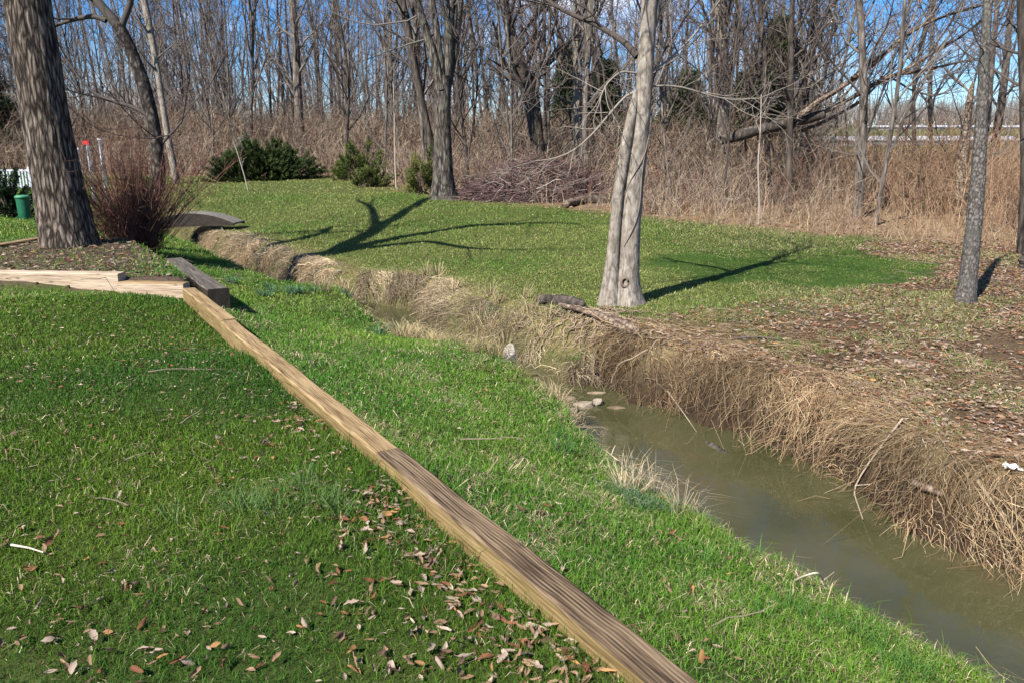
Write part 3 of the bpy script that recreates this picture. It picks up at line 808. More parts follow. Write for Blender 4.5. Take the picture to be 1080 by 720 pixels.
# --- prototypes of woodland trees, then copies
def make_proto(k, style):
    rg = np.random.default_rng(900 + k)
    hgt = rg.uniform(12, 17); r0 = {'slim': .042, 'mid': .07, 'thick': .115}[style[0]]
    P = dict(BASEP)
    lean = {'straight': .04, 'leaning': .24, 'crooked': .08}[style[1]]
    P['wig'] = [.045 if style[1] != 'crooked' else .12, .13, .2, .22, .2]
    P['n'] = [20 if style[0] != 'thick' else 24, 7, 5]
    P['t0'] = [.10 if style[0] != 'thick' else .18, .15, .15]
    P['len'] = [.22 if style[0] == 'slim' else .27, .42, .48]
    P['ang'] = [38, 42, 40]
    P['rmin'] = .006
    out = {i: [] for i in range(5)}
    a = rg.random() * 2 * PI
    grow(rg, (0, 0, -.15), (lean * math.cos(a), lean * math.sin(a), 1), hgt, r0, 0, out, P)
    pts, rad = out[0][0]
    root = thing('woodland_tree', '', 'tree', group='bare trees of the woods')
    rows = np.c_[pts, rad]
    mb = MB(); trunk_mesh(mb, rows, 26, 8, .06, .15, 0, 60 + k)
    mat = M_bark_woods_dark if k % 3 == 1 else M_bark_woods
    mb.build('trunk', mat, root, True)
    mb = MB(); crown_from(out, [1, 2, 3], mb, DARKCOL if k % 3 == 1 else LIMBCOL, {1: 4, 2: 3, 3: 3})
    mb.build('crown', M_twig, root)
    root['label'] = ''
    return root

styles = [('slim', 'straight'), ('slim', 'straight'), ('slim', 'leaning'), ('mid', 'straight'), ('mid', 'crooked'), ('mid', 'leaning'), ('thick', 'straight'), ('slim', 'crooked'), ('mid', 'straight'), ('slim', 'leaning')]
protos = [make_proto(k, s) for k, s in enumerate(styles)]
def copy_tree(o):
    c = o.copy(); C.objects.link(c)
    for ch in list(o.children):
        d = ch.copy(); C.objects.link(d); d.parent = c
    return c
LOC = [(60, 'left of the thick furrowed trunk'), (200, 'behind the dark bent leaning tree'), (335, 'behind the dark spreading juniper'), (430, 'behind the yellow green shrubs'), (515, 'behind the forked tree'), (640, 'behind the brush pile'), (720, 'behind the pale twin stemmed tree'), (800, 'beside the broad pale trunk'), (900, 'behind the fallen splintered tree'), (1000, 'before the far white sheds'), (5000, 'beyond the slim mottled tree')]
SZ = {'slim': 'slender', 'mid': 'medium', 'thick': 'stout'}
trees_xy = []
used_p = [False] * len(protos)
rg = np.random.default_rng(77)
n_put = 0; tries = 0
while n_put < 190 and tries < 9000:
    tries += 1
    dep = 1.0 + 30 * rg.random() ** 1.3
    u = rg.uniform(-60, 1140)
    # choose a point by azimuth, at the given depth behind the edge
    a = (u - 540) / F
    ys = np.linspace(8, 90, 300)
    wdp = woods_depth(a * ys, ys)
    k = int(np.argmax(wdp > dep))
    if wdp[k] <= dep: continue
    x, y = a * ys[k], ys[k]
    if u > 870 and (rg.random() < .62 or dep > 18): continue
    if any((x - px_) ** 2 + (y - py_) ** 2 < (1.0 if u < 870 else 2.5) for px_, py_ in trees_xy): continue
    j = int(rg.integers(len(protos)))
    if styles[j][0] == 'thick' and rg.random() < .5: continue
    trees_xy.append((x, y))
    o = protos[j] if not used_p[j] else copy_tree(protos[j])
    used_p[j] = True
    s = rg.uniform(.8, 1.2)
    o.location = (x, y, hz(x, y)); o.rotation_euler = (0, 0, rg.random() * 2 * PI); o.scale = (s, s, s)
    where = next(t for lim, t in LOC if u < lim)
    dd = 'at the front' if dep < 5 else ('midway back' if dep < 15 else 'far back')
    o['label'] = ' '.join(f"{SZ[styles[j][0]]} {styles[j][1]} bare tree {dd} {where}".split())
    n_put += 1
for j in range(len(protos)):
    if not used_p[j]:
        o = protos[j]; o.location = (-9 + j, 40 + j, hz(-9 + j, 40 + j)); o['label'] = f"{SZ[styles[j][0]]} {styles[j][1]} bare tree in the middle of the woods"

# --- far wood as one mass
rg = np.random.default_rng(13)
nf = 430
fxs = []; 
while len(fxs) < nf:
    y = rg.uniform(52, 105); u = rg.uniform(-80, 1160)
    if u > 850 and y < 100: continue
    fxs.append(((u - 540) / F * y, y))
for _ in range(700):
    y = rg.uniform(158, 200); u = rg.uniform(800, 1180); fxs.append(((u - 540) / F * y, y))
fxs = np.array(fxs); nf = len(fxs)
fz = height(fxs[:, 0], fxs[:, 1])
H = np.where(fxs[:, 1] > 150, rg.uniform(3.2, 6.5, nf), rg.uniform(9, 17, nf))
tk = np.linspace(0, 1, 5)
P0 = np.stack([fxs[:, 0], fxs[:, 1], fz - .2], 1)
ln = rg.normal(0, .08, (nf, 2))
Pt = np.stack([P0[:, None, 0] + ln[:, None, 0] * H[:, None] * tk, P0[:, None, 1] + ln[:, None, 1] * H[:, None] * tk, P0[:, None, 2] + H[:, None] * tk], -1)
Pt[:, 1:, :2] += rg.normal(0, .15, (nf, 4, 2))
mb = MB()
mb.tubes(Pt, rg.uniform(.07, .17, nf)[:, None] * np.linspace(1, .2, 5), 4, np.array([.15, .125, .105]) * rg.uniform(.7, 1.2, (nf, 1)))
nb = 30
ti = np.repeat(np.arange(nf), nb); tb = rg.uniform(.12, 1, nf * nb)
kx = np.minimum((tb * 4).astype(int), 3); fr_ = tb * 4 - kx
B0 = Pt[ti, kx] * (1 - fr_)[:, None] + Pt[ti, kx + 1] * fr_[:, None]
az = rg.random(nf * nb) * 2 * PI; el = rg.uniform(.3, 1.2, nf * nb); bl = rg.uniform(.8, 3.2, nf * nb) * (1.2 - tb)
D_ = np.stack([np.cos(az) * np.cos(el), np.sin(az) * np.cos(el), np.sin(el)], 1)
B1 = B0 + D_ * bl[:, None] * .5; B2 = B0 + D_ * bl[:, None] + np.array([0, 0, .15]) * bl[:, None] + rg.normal(0, .12, (nf * nb, 3))
mb.tubes(np.stack([B0, B1, B2], 1), np.stack([np.full(len(B0), .022), np.full(len(B0), .016), np.full(len(B0), .01)], 1), 3, np.array([.165, .138, .125]) * rg.uniform(.7, 1.3, (len(B0), 1)))
o = mb.build('distant_wood', M_twig); o['kind'] = 'stuff'; o['label'] = 'bare grey far wood beyond the nearer trees'; o['category'] = 'wood'

# ------------------------------------------------------------------ brush and dry stems at the woods edge
def scatter_wedge(n, y0, y1, u0, u1, rg):
    """uniform over the visible wedge"""
    y = np.sqrt(rg.uniform(y0 * y0, y1 * y1, n)); u = rg.uniform(u0, u1, n)
    return (u - 540) / F * y, y, u

rg = np.random.default_rng(23)
x, y, u = scatter_wedge(210000, 10, 62, -70, 1150, rg)
wd = woods_depth(x, y)
clump = fbm(x * .5, y * .5, 71)
keep = (wd > .1) & (wd < 22) & (rg.random(len(x)) < np.clip(.12 + 1.5 * (clump - .35), 0, 1) * np.where(u > 900, .75, 1) * np.clip(1.15 - wd / 24, .12, 1))
x, y, u, wd = x[keep], y[keep], u[keep], wd[keep]
if len(x) > 27000: x, y, u, wd = x[:27000], y[:27000], u[:27000], wd[:27000]
n = len(x); z = height(x, y)
hmax = np.interp(u, [0, 180, 330, 430, 600, 760, 880, 1000, 1080], [4.2, 3.6, 3.3, 3.3, 2.8, 2.7, 2.7, 2.6, 2.7])
hh = hmax * np.clip(.28 + wd / 7, .28, 1) * rg.uniform(.35, 1.1, n)
az = rg.random(n) * 2 * PI; lean = rg.gamma(2, .19, n)
tk = np.linspace(0, 1, 5)
cur = rg.normal(0, .25, (n, 2))
Px = x[:, None] + hh[:, None] * (lean * np.cos(az))[:, None] * tk + cur[:, :1] * hh[:, None] * tk ** 2 * .6
Py = y[:, None] + hh[:, None] * (lean * np.sin(az))[:, None] * tk + cur[:, 1:] * hh[:, None] * tk ** 2 * .6
Pz = z[:, None] - .05 + hh[:, None] * (tk - np.minimum(lean, .6)[:, None] * .35 * tk ** 2)
P = np.stack([Px, Py, Pz], -1) + rg.normal(0, .025, (n, 5, 3)) * np.linspace(0, 1, 5)[None, :, None] * hh[:, None, None]
kind = rg.random(n)
c = np.where((kind < .42)[:, None], np.array([.215, .165, .125]), np.where((kind < .75)[:, None], np.array([.10, .068, .052]), np.where((kind < .9)[:, None], np.array([.31, .245, .165]), np.array([.15, .07, .042]))))
warm = sstep(780, 1000, u)[:, None]
c = c * (1 - warm * .45) + np.array([.32, .19, .10]) * warm * .45
c = c * rg.uniform(.7, 1.25, (n, 1))
r0 = rg.uniform(.005, .012, n) * np.clip(y / 26, .6, 1.5)
mb = MB()
mb.tubes(P, r0[:, None] * np.linspace(1, .4, 5), 3, c)
# side twigs
nb = 4
ti = np.repeat(np.arange(n), nb); tb = rg.uniform(.25, .98, n * nb); kx = np.minimum((tb * 4).astype(int), 3); fr_ = tb * 4 - kx
B0 = P[ti, kx] * (1 - fr_)[:, None] + P[ti, kx + 1] * fr_[:, None]
az = rg.random(n * nb) * 2 * PI; el = rg.uniform(-.1, 1.1, n * nb); bl = hh[ti] * rg.uniform(.12, .4, n * nb)
D_ = np.stack([np.cos(az) * np.cos(el), np.sin(az) * np.cos(el), np.sin(el)], 1)
B1 = B0 + D_ * bl[:, None] * .5; B2 = B0 + D_ * bl[:, None] + rg.normal(0, .05, (n * nb, 3)) + np.array([0, 0, .05])
mb.tubes(np.stack([B0, B1, B2], 1), r0[ti][:, None] * np.array([.6, .45, .3]), 3, c[ti] * rg.uniform(.8, 1.15, (n * nb, 1)))
o = mb.build('brush_thicket', M_twig); o['kind'] = 'stuff'; o['label'] = 'tangled leafless brush filling the woods edge'; o['category'] = 'brush'

def strands(mb, x, y, z, d, Ln, droop, r, col, K=5, rg=rng, jit=.03):
    n = len(x); tk = np.linspace(0, 1, K)
    P = np.stack([x, y, z], 1)[:, None, :] + d[:, None, :] * (Ln[:, None] * tk)[:, :, None]
    P[:, :, 2] -= (droop * Ln)[:, None] * tk ** 2
    P += rg.normal(0, jit, (n, K, 3)) * (Ln[:, None] * tk)[:, :, None]
    P[:, :, 2] = np.maximum(P[:, :, 2], WATER - .03)
    mb.tubes(P, r[:, None] * np.linspace(1, .45, K), 3, col)
    return P

STRAWC = np.array([[.46, .36, .22], [.38, .28, .165], [.29, .21, .13], [.56, .46, .31], [.26, .16, .095], [.38, .31, .22]])
# tall dry grass along the edge
rg = np.random.default_rng(29)
x, y, u = scatter_wedge(90000, 11, 45, -60, 1140, rg)
wd = woods_depth(x, y)
dens = np.interp(u, [0, 200, 330, 420, 500, 620, 700, 850, 1080], [.35, .35, .5, .35, .10, .15, .5, 1, 1]) * np.clip(1.2 - wd / np.where(u > 700, 5.0, 2.2), 0, 1) * (fbm(x * .8, y * .8, 91) > .38)
keep = (wd > -.35) & (rg.random(len(x)) < dens * .6)
x, y, u = x[keep], y[keep], u[keep]
if len(x) > 22000: x, y, u = x[:22000], y[:22000], u[:22000]
n = len(x); az = rg.random(n) * 2 * PI; ln = np.abs(rg.normal(0, .45, n))
d = np.stack([np.cos(az) * ln, np.sin(az) * ln, np.ones(n)], 1); d /= np.linalg.norm(d, axis=1, keepdims=True)
mb = MB()
c = STRAWC[rg.integers(0, 6, n)] * rg.uniform(.75, 1.1, (n, 1)) * np.array([.86, .81, .74])
strands(mb, x, y, height(x, y) - .02, d, rg.uniform(.2, .85, n) * np.where(u > 700, 1.0, .75), rg.uniform(.1, .6, n), rg.uniform(.003, .006, n) * np.clip(y / 20, .7, 1.5), c, 4, rg, .05)
o = mb.build('dry_grass', M_straw); o['kind'] = 'stuff'; o['label'] = 'tall tan dry grass along the foot of the brush'; o['category'] = 'dry grass'

# ------------------------------------------------------------------ straw hanging over the far bank
rg = np.random.default_rng(37)
mb = MB()
x = rg.uniform(-9, 5.5, 1100000); y = rg.uniform(2.5, 24, 1100000)
d, isf = channel(x, y)
e = .05
band = isf & (d > .02) & (d < np.where(x > .95, .95, .5))
x, y, d = x[band], y[band], d[band]
dist = np.hypot(x, y)
wgt = np.where(x > .95, 1.0, .95 * (fbm(x * 2.4, y * 2.4, 16) > .33)) * np.clip(1.25 - d / .9, 0, 1) * np.clip(16 / (dist + 2), 0, 1) * np.clip(.1 + 2.3 * (fbm(x * 1.7, y * 1.7, 15) - .3), 0, 1)
green_tuft = np.exp(-((x - .75) ** 2 + (y - 9.0) ** 2) / .12)
wgt *= 1 - .9 * green_tuft
wgt *= np.where(x > .95, .55 + .45 * sstep(.12, .4, d), 1)
wgt *= np.clip((fbm(x * 1.9, y * 1.9, 18, 3) - .34) * 6, .22, 1.35) * (1 - .85 * np.exp(-((x - 1.25) ** 2 + (y - 9.75) ** 2) / .35))
keep = rg.random(len(x)) < wgt * np.where(x > .95, 1.35, 1.7)
x, y, d = x[keep], y[keep], d[keep]
n = min(len(x), 60000); x, y, d = x[:n], y[:n], d[:n]
gxx = (channel(x + e, y)[0] - channel(x - e, y)[0]) / (2 * e); gyy = (channel(x, y + e)[0] - channel(x, y - e)[0]) / (2 * e)
big = np.where((x > .95), .92, .6)
side = rg.normal(0, .7, n) + (fbm(x * 2.3, y * 2.3, 17, 2) - .5) * 5
toW = np.stack([-gxx, -gyy], 1) + np.stack([gyy, -gxx], 1) * side[:, None]
toW += np.array([.15, -.1])
toW /= np.linalg.norm(toW, axis=1, keepdims=True) + 1e-9
upz = rg.uniform(-.25, .75, n)
D_ = np.concatenate([toW, upz[:, None]], 1); D_ /= np.linalg.norm(D_, axis=1, keepdims=True)
ci = rg.integers(0, 6, n)
c = np.where((x > .95)[:, None], STRAWC[ci] * np.array([.98, .91, .83]), STRAWC[ci] * .35 + STRAWC[3] * .75) * rg.uniform(.55, 1.15, (n, 1)) * (1 - .25 * (rg.random((n, 1)) < .3))
cv_ = np.clip((fbm(x * 3.1, y * 3.1, 26, 2) - .3) * 2.2, 0, 1); c = c * (.72 + .85 * cv_)[:, None]
strands(mb, x, y, height(x, y), D_, rg.gamma(2.2, .105, n) * big * (.7 + .6 * cv_) + .05, rg.uniform(.35, 1.3, n), rg.uniform(.0014, .0034, n) * np.clip(np.hypot(x, y) / 7, .8, 2), c, 7, rg, .085)
xe = rg.uniform(-3, 3.2, 200000); ye = rg.uniform(2.2, 13, 200000); de, fe = channel(xe, ye)
k = (~fe) & (de > .0) & (de < .32) & (rg.random(200000) < np.clip((fbm(xe * 1.8, ye * 1.8, 24) - .42) * 3, 0, 1) * .38); xe, ye = xe[k], ye[k]; ne = len(xe)
ae = rg.random(ne) * 2 * PI; le = np.abs(rg.normal(.7, .4, ne)); De = np.stack([np.cos(ae) * le + .25, np.sin(ae) * le + .1, np.ones(ne)], 1); De /= np.linalg.norm(De, axis=1, keepdims=True)
strands(mb, xe, ye, height(xe, ye), De, rg.gamma(3, .045, ne) + .04, rg.uniform(.3, 1.3, ne), rg.uniform(.0013, .0028, ne), STRAWC[rg.integers(0, 6, ne)] * rg.uniform(.6, 1.05, (ne, 1)), 6, rg, .07)
# flatter mat of dead stems lying on top of the bank
x = rg.uniform(.4, 6, 60000); y = rg.uniform(3, 12, 60000); d, isf = channel(x, y)
k = isf & (d > .3) & (d < 2.6) & (rg.random(60000) < np.clip(1.2 - d / 2.4, 0, 1) * .38 * (fbm(x * 1.5, y * 1.5, 19) > .4)) & (brown_w(x, y) > .3)
x, y = x[k], y[k]; n = len(x); az = rg.normal(-.9, 1.2, n)
D_ = np.stack([np.cos(az), np.sin(az), rg.uniform(.02, .35, n)], 1)
c = STRAWC[rg.integers(0, 6, n)] * rg.uniform(.55, 1.0, (n, 1))
strands(mb, x, y, height(x, y) + .01, D_, rg.gamma(3, .07, n) + .05, rg.uniform(.1, .4, n), rg.uniform(.0014, .003, n), c * np.array([.85, .76, .68]), 4, rg, .08)
o = mb.build('bank_straw', M_straw); o['kind'] = 'stuff'; o['label'] = 'matted tan dead grass hanging over the creek bank'; o['category'] = 'dead grass'

# ------------------------------------------------------------------ grass
def blades(x, y, z, Ln, wd_, lean, az, col):
    n = len(x); fa = rng.random(n) * 2 * PI
    l = np.stack([np.cos(fa), np.sin(fa), np.zeros(n)], 1) * (wd_ / 2)[:, None]
    dv = np.stack([np.cos(az), np.sin(az), np.zeros(n)], 1)
    b = np.stack([x, y, z], 1)
    m = b + dv * (Ln * lean * .35)[:, None]; m[:, 2] += Ln * .55
    t = b + dv * (Ln * lean)[:, None]; t[:, 2] += Ln * np.clip(1 - .45 * lean, .12, 1)
    V = np.stack([b - l, b + l, m + l * .75, m - l * .75, t], 1).reshape(-1, 3)
    i = np.arange(n)[:, None] * 5
    return V, i + np.array([[0, 1, 2, 3]]), i + np.array([[3, 2, 4]]), np.repeat(col, 5, axis=0)

rg = np.random.default_rng(41)
bands = [(1.1, 2.4, 15000), (2.4, 3.4, 14500), (3.4, 4.6, 11500), (4.6, 6.2, 8200), (6.2, 8.5, 5200), (8.5, 11.5, 3000), (11.5, 15, 1800), (15, 20, 950), (20, 27, 480), (27, 42, 190)]
Vs = []; Qs = []; Ts = []; Cs = []; off = 0
for y0, y1, den in bands:
    ua, ub = (-620, 1480) if y1 < 6.5 else (-230, 1310)
    area = (ub - ua) / F / 2 * (y1 * y1 - y0 * y0)
    n = int(area * den)
    x, y, u = scatter_wedge(n, y0, y1, ua, ub, rg)
    d, isf = channel(x, y); wdp = woods_depth(x, y); ts = timber_side(x, y); ta = timber_along(x, y)
    bw = brown_w(x, y); mw = moss_w(x, y); inbed = inside(x, y, BED)
    x = np.asarray(x); cl_ = fbm(x * 2.2, y * 2.2, 33); cl2 = fbm(x * .55, y * .55, 34); cl3 = fbm(x * 9, y * 9, 35, 2)
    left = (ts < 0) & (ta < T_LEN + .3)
    p = np.ones(n)
    p *= 1 - np.clip(.98 - .75 * sstep(.42, .62, cl_ * .5 + cl2 * .5), 0, 1) * bw * (1 - mw)
    p *= np.clip(.45 + 1.3 * cl_ + .5 * (cl3 - .5), .2, 1)
    p *= np.where(d < np.where(isf & (x > .95), .18, .06), 0, 1) * np.where(isf, np.where(x > .95, .35, .75) + np.where(x > .95, .65, .25) * sstep(.3, .9, d), 1)
    p *= 1 - sstep(-.9, .3, wdp + (cl_ - .5) * 2)
    p *= np.where(inbed, .12 + .75 * np.exp(-((x + 4.15) ** 2 + (y - 9.5) ** 2) / .5), 1)
    p *= np.where((np.abs(ts) < .078) & (ta < T_LEN + .02), 0, 1)
    p *= np.where((y > 8.95) & (y < 9.2) & (x < -3.55), 0, 1)
    k = rg.random(n) < p
    x, y, d, isf, bw, mw, cl_, cl2, left, ts, wdp, inbed = [a[k] for a in (x, y, d, isf, bw, mw, cl_, cl2, left, ts, wdp, inbed)]
    n = len(x)
    r = np.hypot(x, y)
    farl = isf & (x < 3.5)
    Ln = rg.gamma(5, .0078, n) * (.55 + .8 * cl_)
    Ln = np.where(left, Ln * .86, Ln * 1.0)
    Ln = np.where(farl, Ln * .8, Ln)
    Ln = np.where(mw > .5, Ln * .45, Ln)
    Ln = np.where((~isf) & (d < .7) & ~left, Ln * (1 + 1.1 * (1 - d / .7)), Ln)          # long fringe along the near bank
    Ln = np.where(np.abs(ts) < .2, Ln * 1.5, Ln)
    wdt = .0027 * np.clip(r / 2.6, .8, 12) ** .82 * rg.uniform(.7, 1.3, n)
    Ln *= np.clip(r / 14, 1, 1.5)
    lean = np.abs(rg.normal(.7, .45, n))
    # blade colours by zone, darker greens left of the timber
    mixv = np.clip(cl2 * 2.2 - .6 + rg.normal(0, .22, n), 0, 1)[:, None]
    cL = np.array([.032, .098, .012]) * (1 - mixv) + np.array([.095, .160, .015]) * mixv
    cR = np.array([.054, .160, .018]) * (1 - mixv) + np.array([.128, .222, .028]) * mixv
    cF = np.array([.078, .162, .022]) * (1 - mixv) + np.array([.178, .215, .055]) * mixv
    cB = np.array([.085, .145, .026]) * (1 - mixv) + np.array([.16, .185, .06]) * mixv
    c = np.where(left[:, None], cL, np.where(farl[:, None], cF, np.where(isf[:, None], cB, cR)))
    nearf = ((~isf) & (y > 11))[:, None]; c = np.where(nearf, c * .8 + .2 * cF, c)
    c = c * (1 - mw[:, None]) + (np.array([.060, .128, .018]) + np.array([.07, .03, .016]) * np.clip(cl_ * 2 - .7, 0, 1)[:, None]) * mw[:, None] * rg.uniform(.8, 1.2, (n, 1))
    ps = np.where(left, .03, np.where(farl, .14, np.where(isf, .32, .10))) * (1 - mw) + .10 * mw
    ps = ps + np.where((~isf) & (d < .55) & ~left, .38 * (1 - d / .55), 0) + np.where(farl, .5 * (1 - sstep(.3, 1.3, d)), 0) + np.where(cl_ > .60, .20, 0) * np.where(left, .2, np.where(farl, .6, 1)) + np.where(farl & (y > 27), .25, 0)
    dry = (rg.random(n) < ps)[:, None]
    dc = STRAWC[rg.integers(0, 4, n)] * rg.uniform(.7, 1.05, (n, 1)); fm = np.clip((r - 7) / 9, 0, .6)[:, None]
    c = np.where(dry, dc * (1 - fm) + fm * (c + np.array([.06, .03, .01])), c)
    lean = np.where(dry[:, 0], lean + .7, lean); c = c * rg.uniform(.62, 1.42, (n, 1))
    V, q4, q3, cc = blades(x, y, height(x, y) - .004, Ln, wdt, lean, rg.random(n) * 2 * PI, c)
    Vs.append(V); Qs.append(q4 + off); Ts.append(q3 + off); Cs.append(cc); off += len(V)
o = obj('lawn_grass', mesh('lawn_grass', np.vstack(Vs), [np.vstack(Qs), np.vstack(Ts)], np.vstack(Cs), False, [M_grass]))
o['kind'] = 'stuff'; o['label'] = 'short green lawn grass on both sides of the creek'; o['category'] = 'grass'

# long coarse tufts: near lawn tufts, bluish fringe plants, green tuft on the far lip
rg = np.random.default_rng(43)
Vs = []; Qs = []; Ts = []; Cs = []; off = 0
tuft_list = [(300, 535, 0, .22, 420, .13, (.10, .17, .05)), (265, 545, 0, .12, 120, .10, (.10, .17, .045)), (690, 528, -.45, .16, 260, .14, (.08, .14, .075)), (655, 520, -.42, .12, 130, .10, (.08, .14, .07)), (410, 330, -.6, .5, 260, .2, (.07, .15, .07)), (330, 310, -.5, .5, 260, .18, (.08, .16, .08)), (285, 300, -.4, .45, 220, .15, (.08, .16, .08)),
             (625, 392, -.75, .16, 520, .12, (.09, .22, .02)), (602, 382, -.7, .15, 240, .13, (.09, .19, .03)), (560, 385, -.55, .25, 220, .16, (.16, .17, .05)), (640, 470, -.5, .25, 260, .16, (.07, .16, .04)), (840, 640, -.38, .3, 260, .15, (.07, .17, .03)), (960, 690, -.36, .3, 320, .16, (.07, .16, .03)), (520, 365, -.6, .3, 300, .2, (.30, .25, .12)), (470, 345, -.7, .3, 380, .22, (.42, .33, .18)), (585, 412, -.6, .16, 200, .2, (.44, .35, .2)), (690, 510, -.5, .2, 160, .2, (.45, .37, .24)), (490, 322, -.55, .5, 300, .22, (.40, .33, .18)), (540, 340, -.55, .4, 260, .22, (.38, .31, .17)), (385, 300, -.6, .35, 300, .22, (.42, .33, .19)), (440, 305, -.58, .5, 320, .22, (.36, .29, .16))]
for (u_, v_, z_, sp, n, ln_, col) in tuft_list:
    p = pix(u_, v_, z_)
    if col[0] > .28: n = int(n * 1.8)
    nc = max(3, n // 40)
    cx = p[0] + rg.normal(0, sp, nc); cy = p[1] + rg.normal(0, sp, nc)
    ci = rg.integers(0, nc, n)
    x = cx[ci] + rg.normal(0, .03, n); y = cy[ci] + rg.normal(0, .03, n)
    dd = channel(x, y)[0]; k = (dd > .05) & ~((np.abs(timber_side(x, y)) < .09) & (timber_along(x, y) < T_LEN))
    x, y, ci = x[k], y[k], ci[k]; n = len(x)
    if n == 0: continue
    az = np.arctan2(y - cy[ci], x - cx[ci]) + rg.normal(0, .5, n)
    c = np.array(col) * rg.uniform(.65, 1.3, (n, 1))
    V, q4, q3, cc = blades(x, y, height(x, y) - .005, ln_ * (1.45 if col[0] > .28 else 1) * rg.uniform(.5, 1.25, n), .004 * np.clip(np.hypot(x, y) / 5, .8, 3) * np.ones(n), rg.uniform(.3, 1.5, n), az, c)
    Vs.append(V); Qs.append(q4 + off); Ts.append(q3 + off); Cs.append(cc); off += len(V)
o = obj('coarse_grass_tufts', mesh('coarse_grass_tufts', np.vstack(Vs), [np.vstack(Qs), np.vstack(Ts)], np.vstack(Cs), False, [M_grass]))
o['kind'] = 'stuff'; o['label'] = 'longer coarse grass tufts on the lawn and bank edges'; o['category'] = 'grass'

# ------------------------------------------------------------------ fallen leaves
def leaf_template(k):
    rg = np.random.default_rng(500 + k)
    # a pointed oval with a ragged rim, rolled up across and bent along
    xs = np.linspace(-1, 1, 7); rows = []
    wid = (1 - np.abs(xs + .1) ** 2.2).clip(.05) * (.40 + .10 * np.cos(xs * 8 + k)); wid[[0, -1]] = (.10, .03)
    cu = rg.uniform(2.2, 5.5); cv = rg.uniform(-.35, .9); tw = rg.uniform(-.9, .9); of = rg.uniform(-.25, .25)
    for i, xx in enumerate(xs):
        for j, s in enumerate((-1, -.5, 0, .5, 1)):
            yy = s * wid[i] + of * (1 - xx * xx) * .3
            ph = yy * cu + tw * xx
            y2 = math.sin(ph) / cu; z = (1 - math.cos(ph)) / cu + cv * xx * xx * .5 + rg.normal(0, .035)
            rows.append((xx * .5 * (1 - .12 * abs(cv)), y2 * .62, z * .55))
    V = np.array(rows); V[:, 2] -= V[:, 2].min()
    ii = np.arange(35).reshape(7, 5)
    q = np.stack([ii[:-1, :-1], ii[1:, :-1], ii[1:, 1:], ii[:-1, 1:]], -1).reshape(-1, 4)
    return V, q
TL = [leaf_template(k) for k in range(8)]
LEAFC = [((.215, .135, .08), 'tan'), ((.27, .205, .155), 'pale pinkish grey'), ((.155, .065, .032), 'reddish brown'), ((.11, .066, .042), 'dark brown'), ((.30, .16, .065), 'orange tan')]
# chosen positions for the leaves that show largest
rg = np.random.default_rng(53)
pts = []
def clus(u_, v_, su, sv, n):
    for _ in range(n): pts.append((rg.normal(u_, su), rg.normal(v_, sv)))
clus(462, 592, 16, 10, 24); clus(395, 545, 22, 8, 16); clus(590, 668, 26, 22, 26); clus(545, 610, 20, 18, 14); clus(360, 610, 16, 6, 6); clus(385, 640, 40, 14, 14); clus(515, 655, 35, 20, 14); clus(620, 690, 14, 12, 14)
clus(50, 690, 40, 20, 14); clus(100, 620, 60, 25, 14); clus(480, 700, 40, 12, 14); clus(540, 690, 40, 14, 12); clus(40, 570, 25, 15, 8); clus(205, 690, 60, 20, 10)
clus(712, 568, 10, 5, 8); clus(730, 620, 20, 10, 6); clus(740, 690, 16, 10, 8); clus(575, 545, 14, 6, 6)
while len(pts) < 330:
    v_ = 400 + 318 * rg.random() ** .75; pts.append((rg.uniform(-5, 640 if v_ > 560 else 560), v_))
protoleaf = []
cnt = 0; lid = [None] * 40
for (u_, v_) in pts:
    if cnt >= 300 or not (-10 < u_ < 1085 and 330 < v_ < 725): continue
    p = pix(u_, v_, 0); 
    for _ in range(3): p = pix(u_, v_, hz(p[0], p[1]))
    s_ = float(timber_side(p[0], p[1]))
    if channel(np.array([p[0]]), np.array([p[1]]))[0][0] < .25: continue
    if abs(s_) < .10:
        continue
    k = int(rg.integers(8)); ci = int(rg.choice(5, p=[.34, .27, .16, .13, .10]))
    key = k * 5 + ci
    if lid[key] is None:
        V, q = TL[k]
        me = mesh('fallen_leaf', V, [q], np.tile(np.array(LEAFC[ci][0]) * rg.uniform(.85, 1.1), (35, 1)), True, [M_leaf])
        o = obj('fallen_leaf', me); lid[key] = o
    else:
        o = lid[key].copy(); C.objects.link(o)
    sz = rg.uniform(.026, .060)
    o.location = (p[0], p[1], hz(p[0], p[1]) + .022 + .012 * rg.random()); o.scale = (sz, sz * rg.uniform(.8, 1.2), sz)
    o.rotation_euler = (rg.normal(0, .55) + (PI if rg.random() < .4 else 0), rg.normal(0, .5), rg.random() * 2 * PI)
    place = 'on the strip of lawn between timber and creek' if s_ > 0 else ('in the drift beside the weathered timber' if s_ > -.55 and u_ > 420 else ('on the dark lawn at lower left' if u_ < 300 else 'on the lawn left of the timber'))
    tag(o, f"curled {LEAFC[ci][1]} dead leaf lying {place}", 'leaf', f"dead leaves {place}")
    cnt += 1

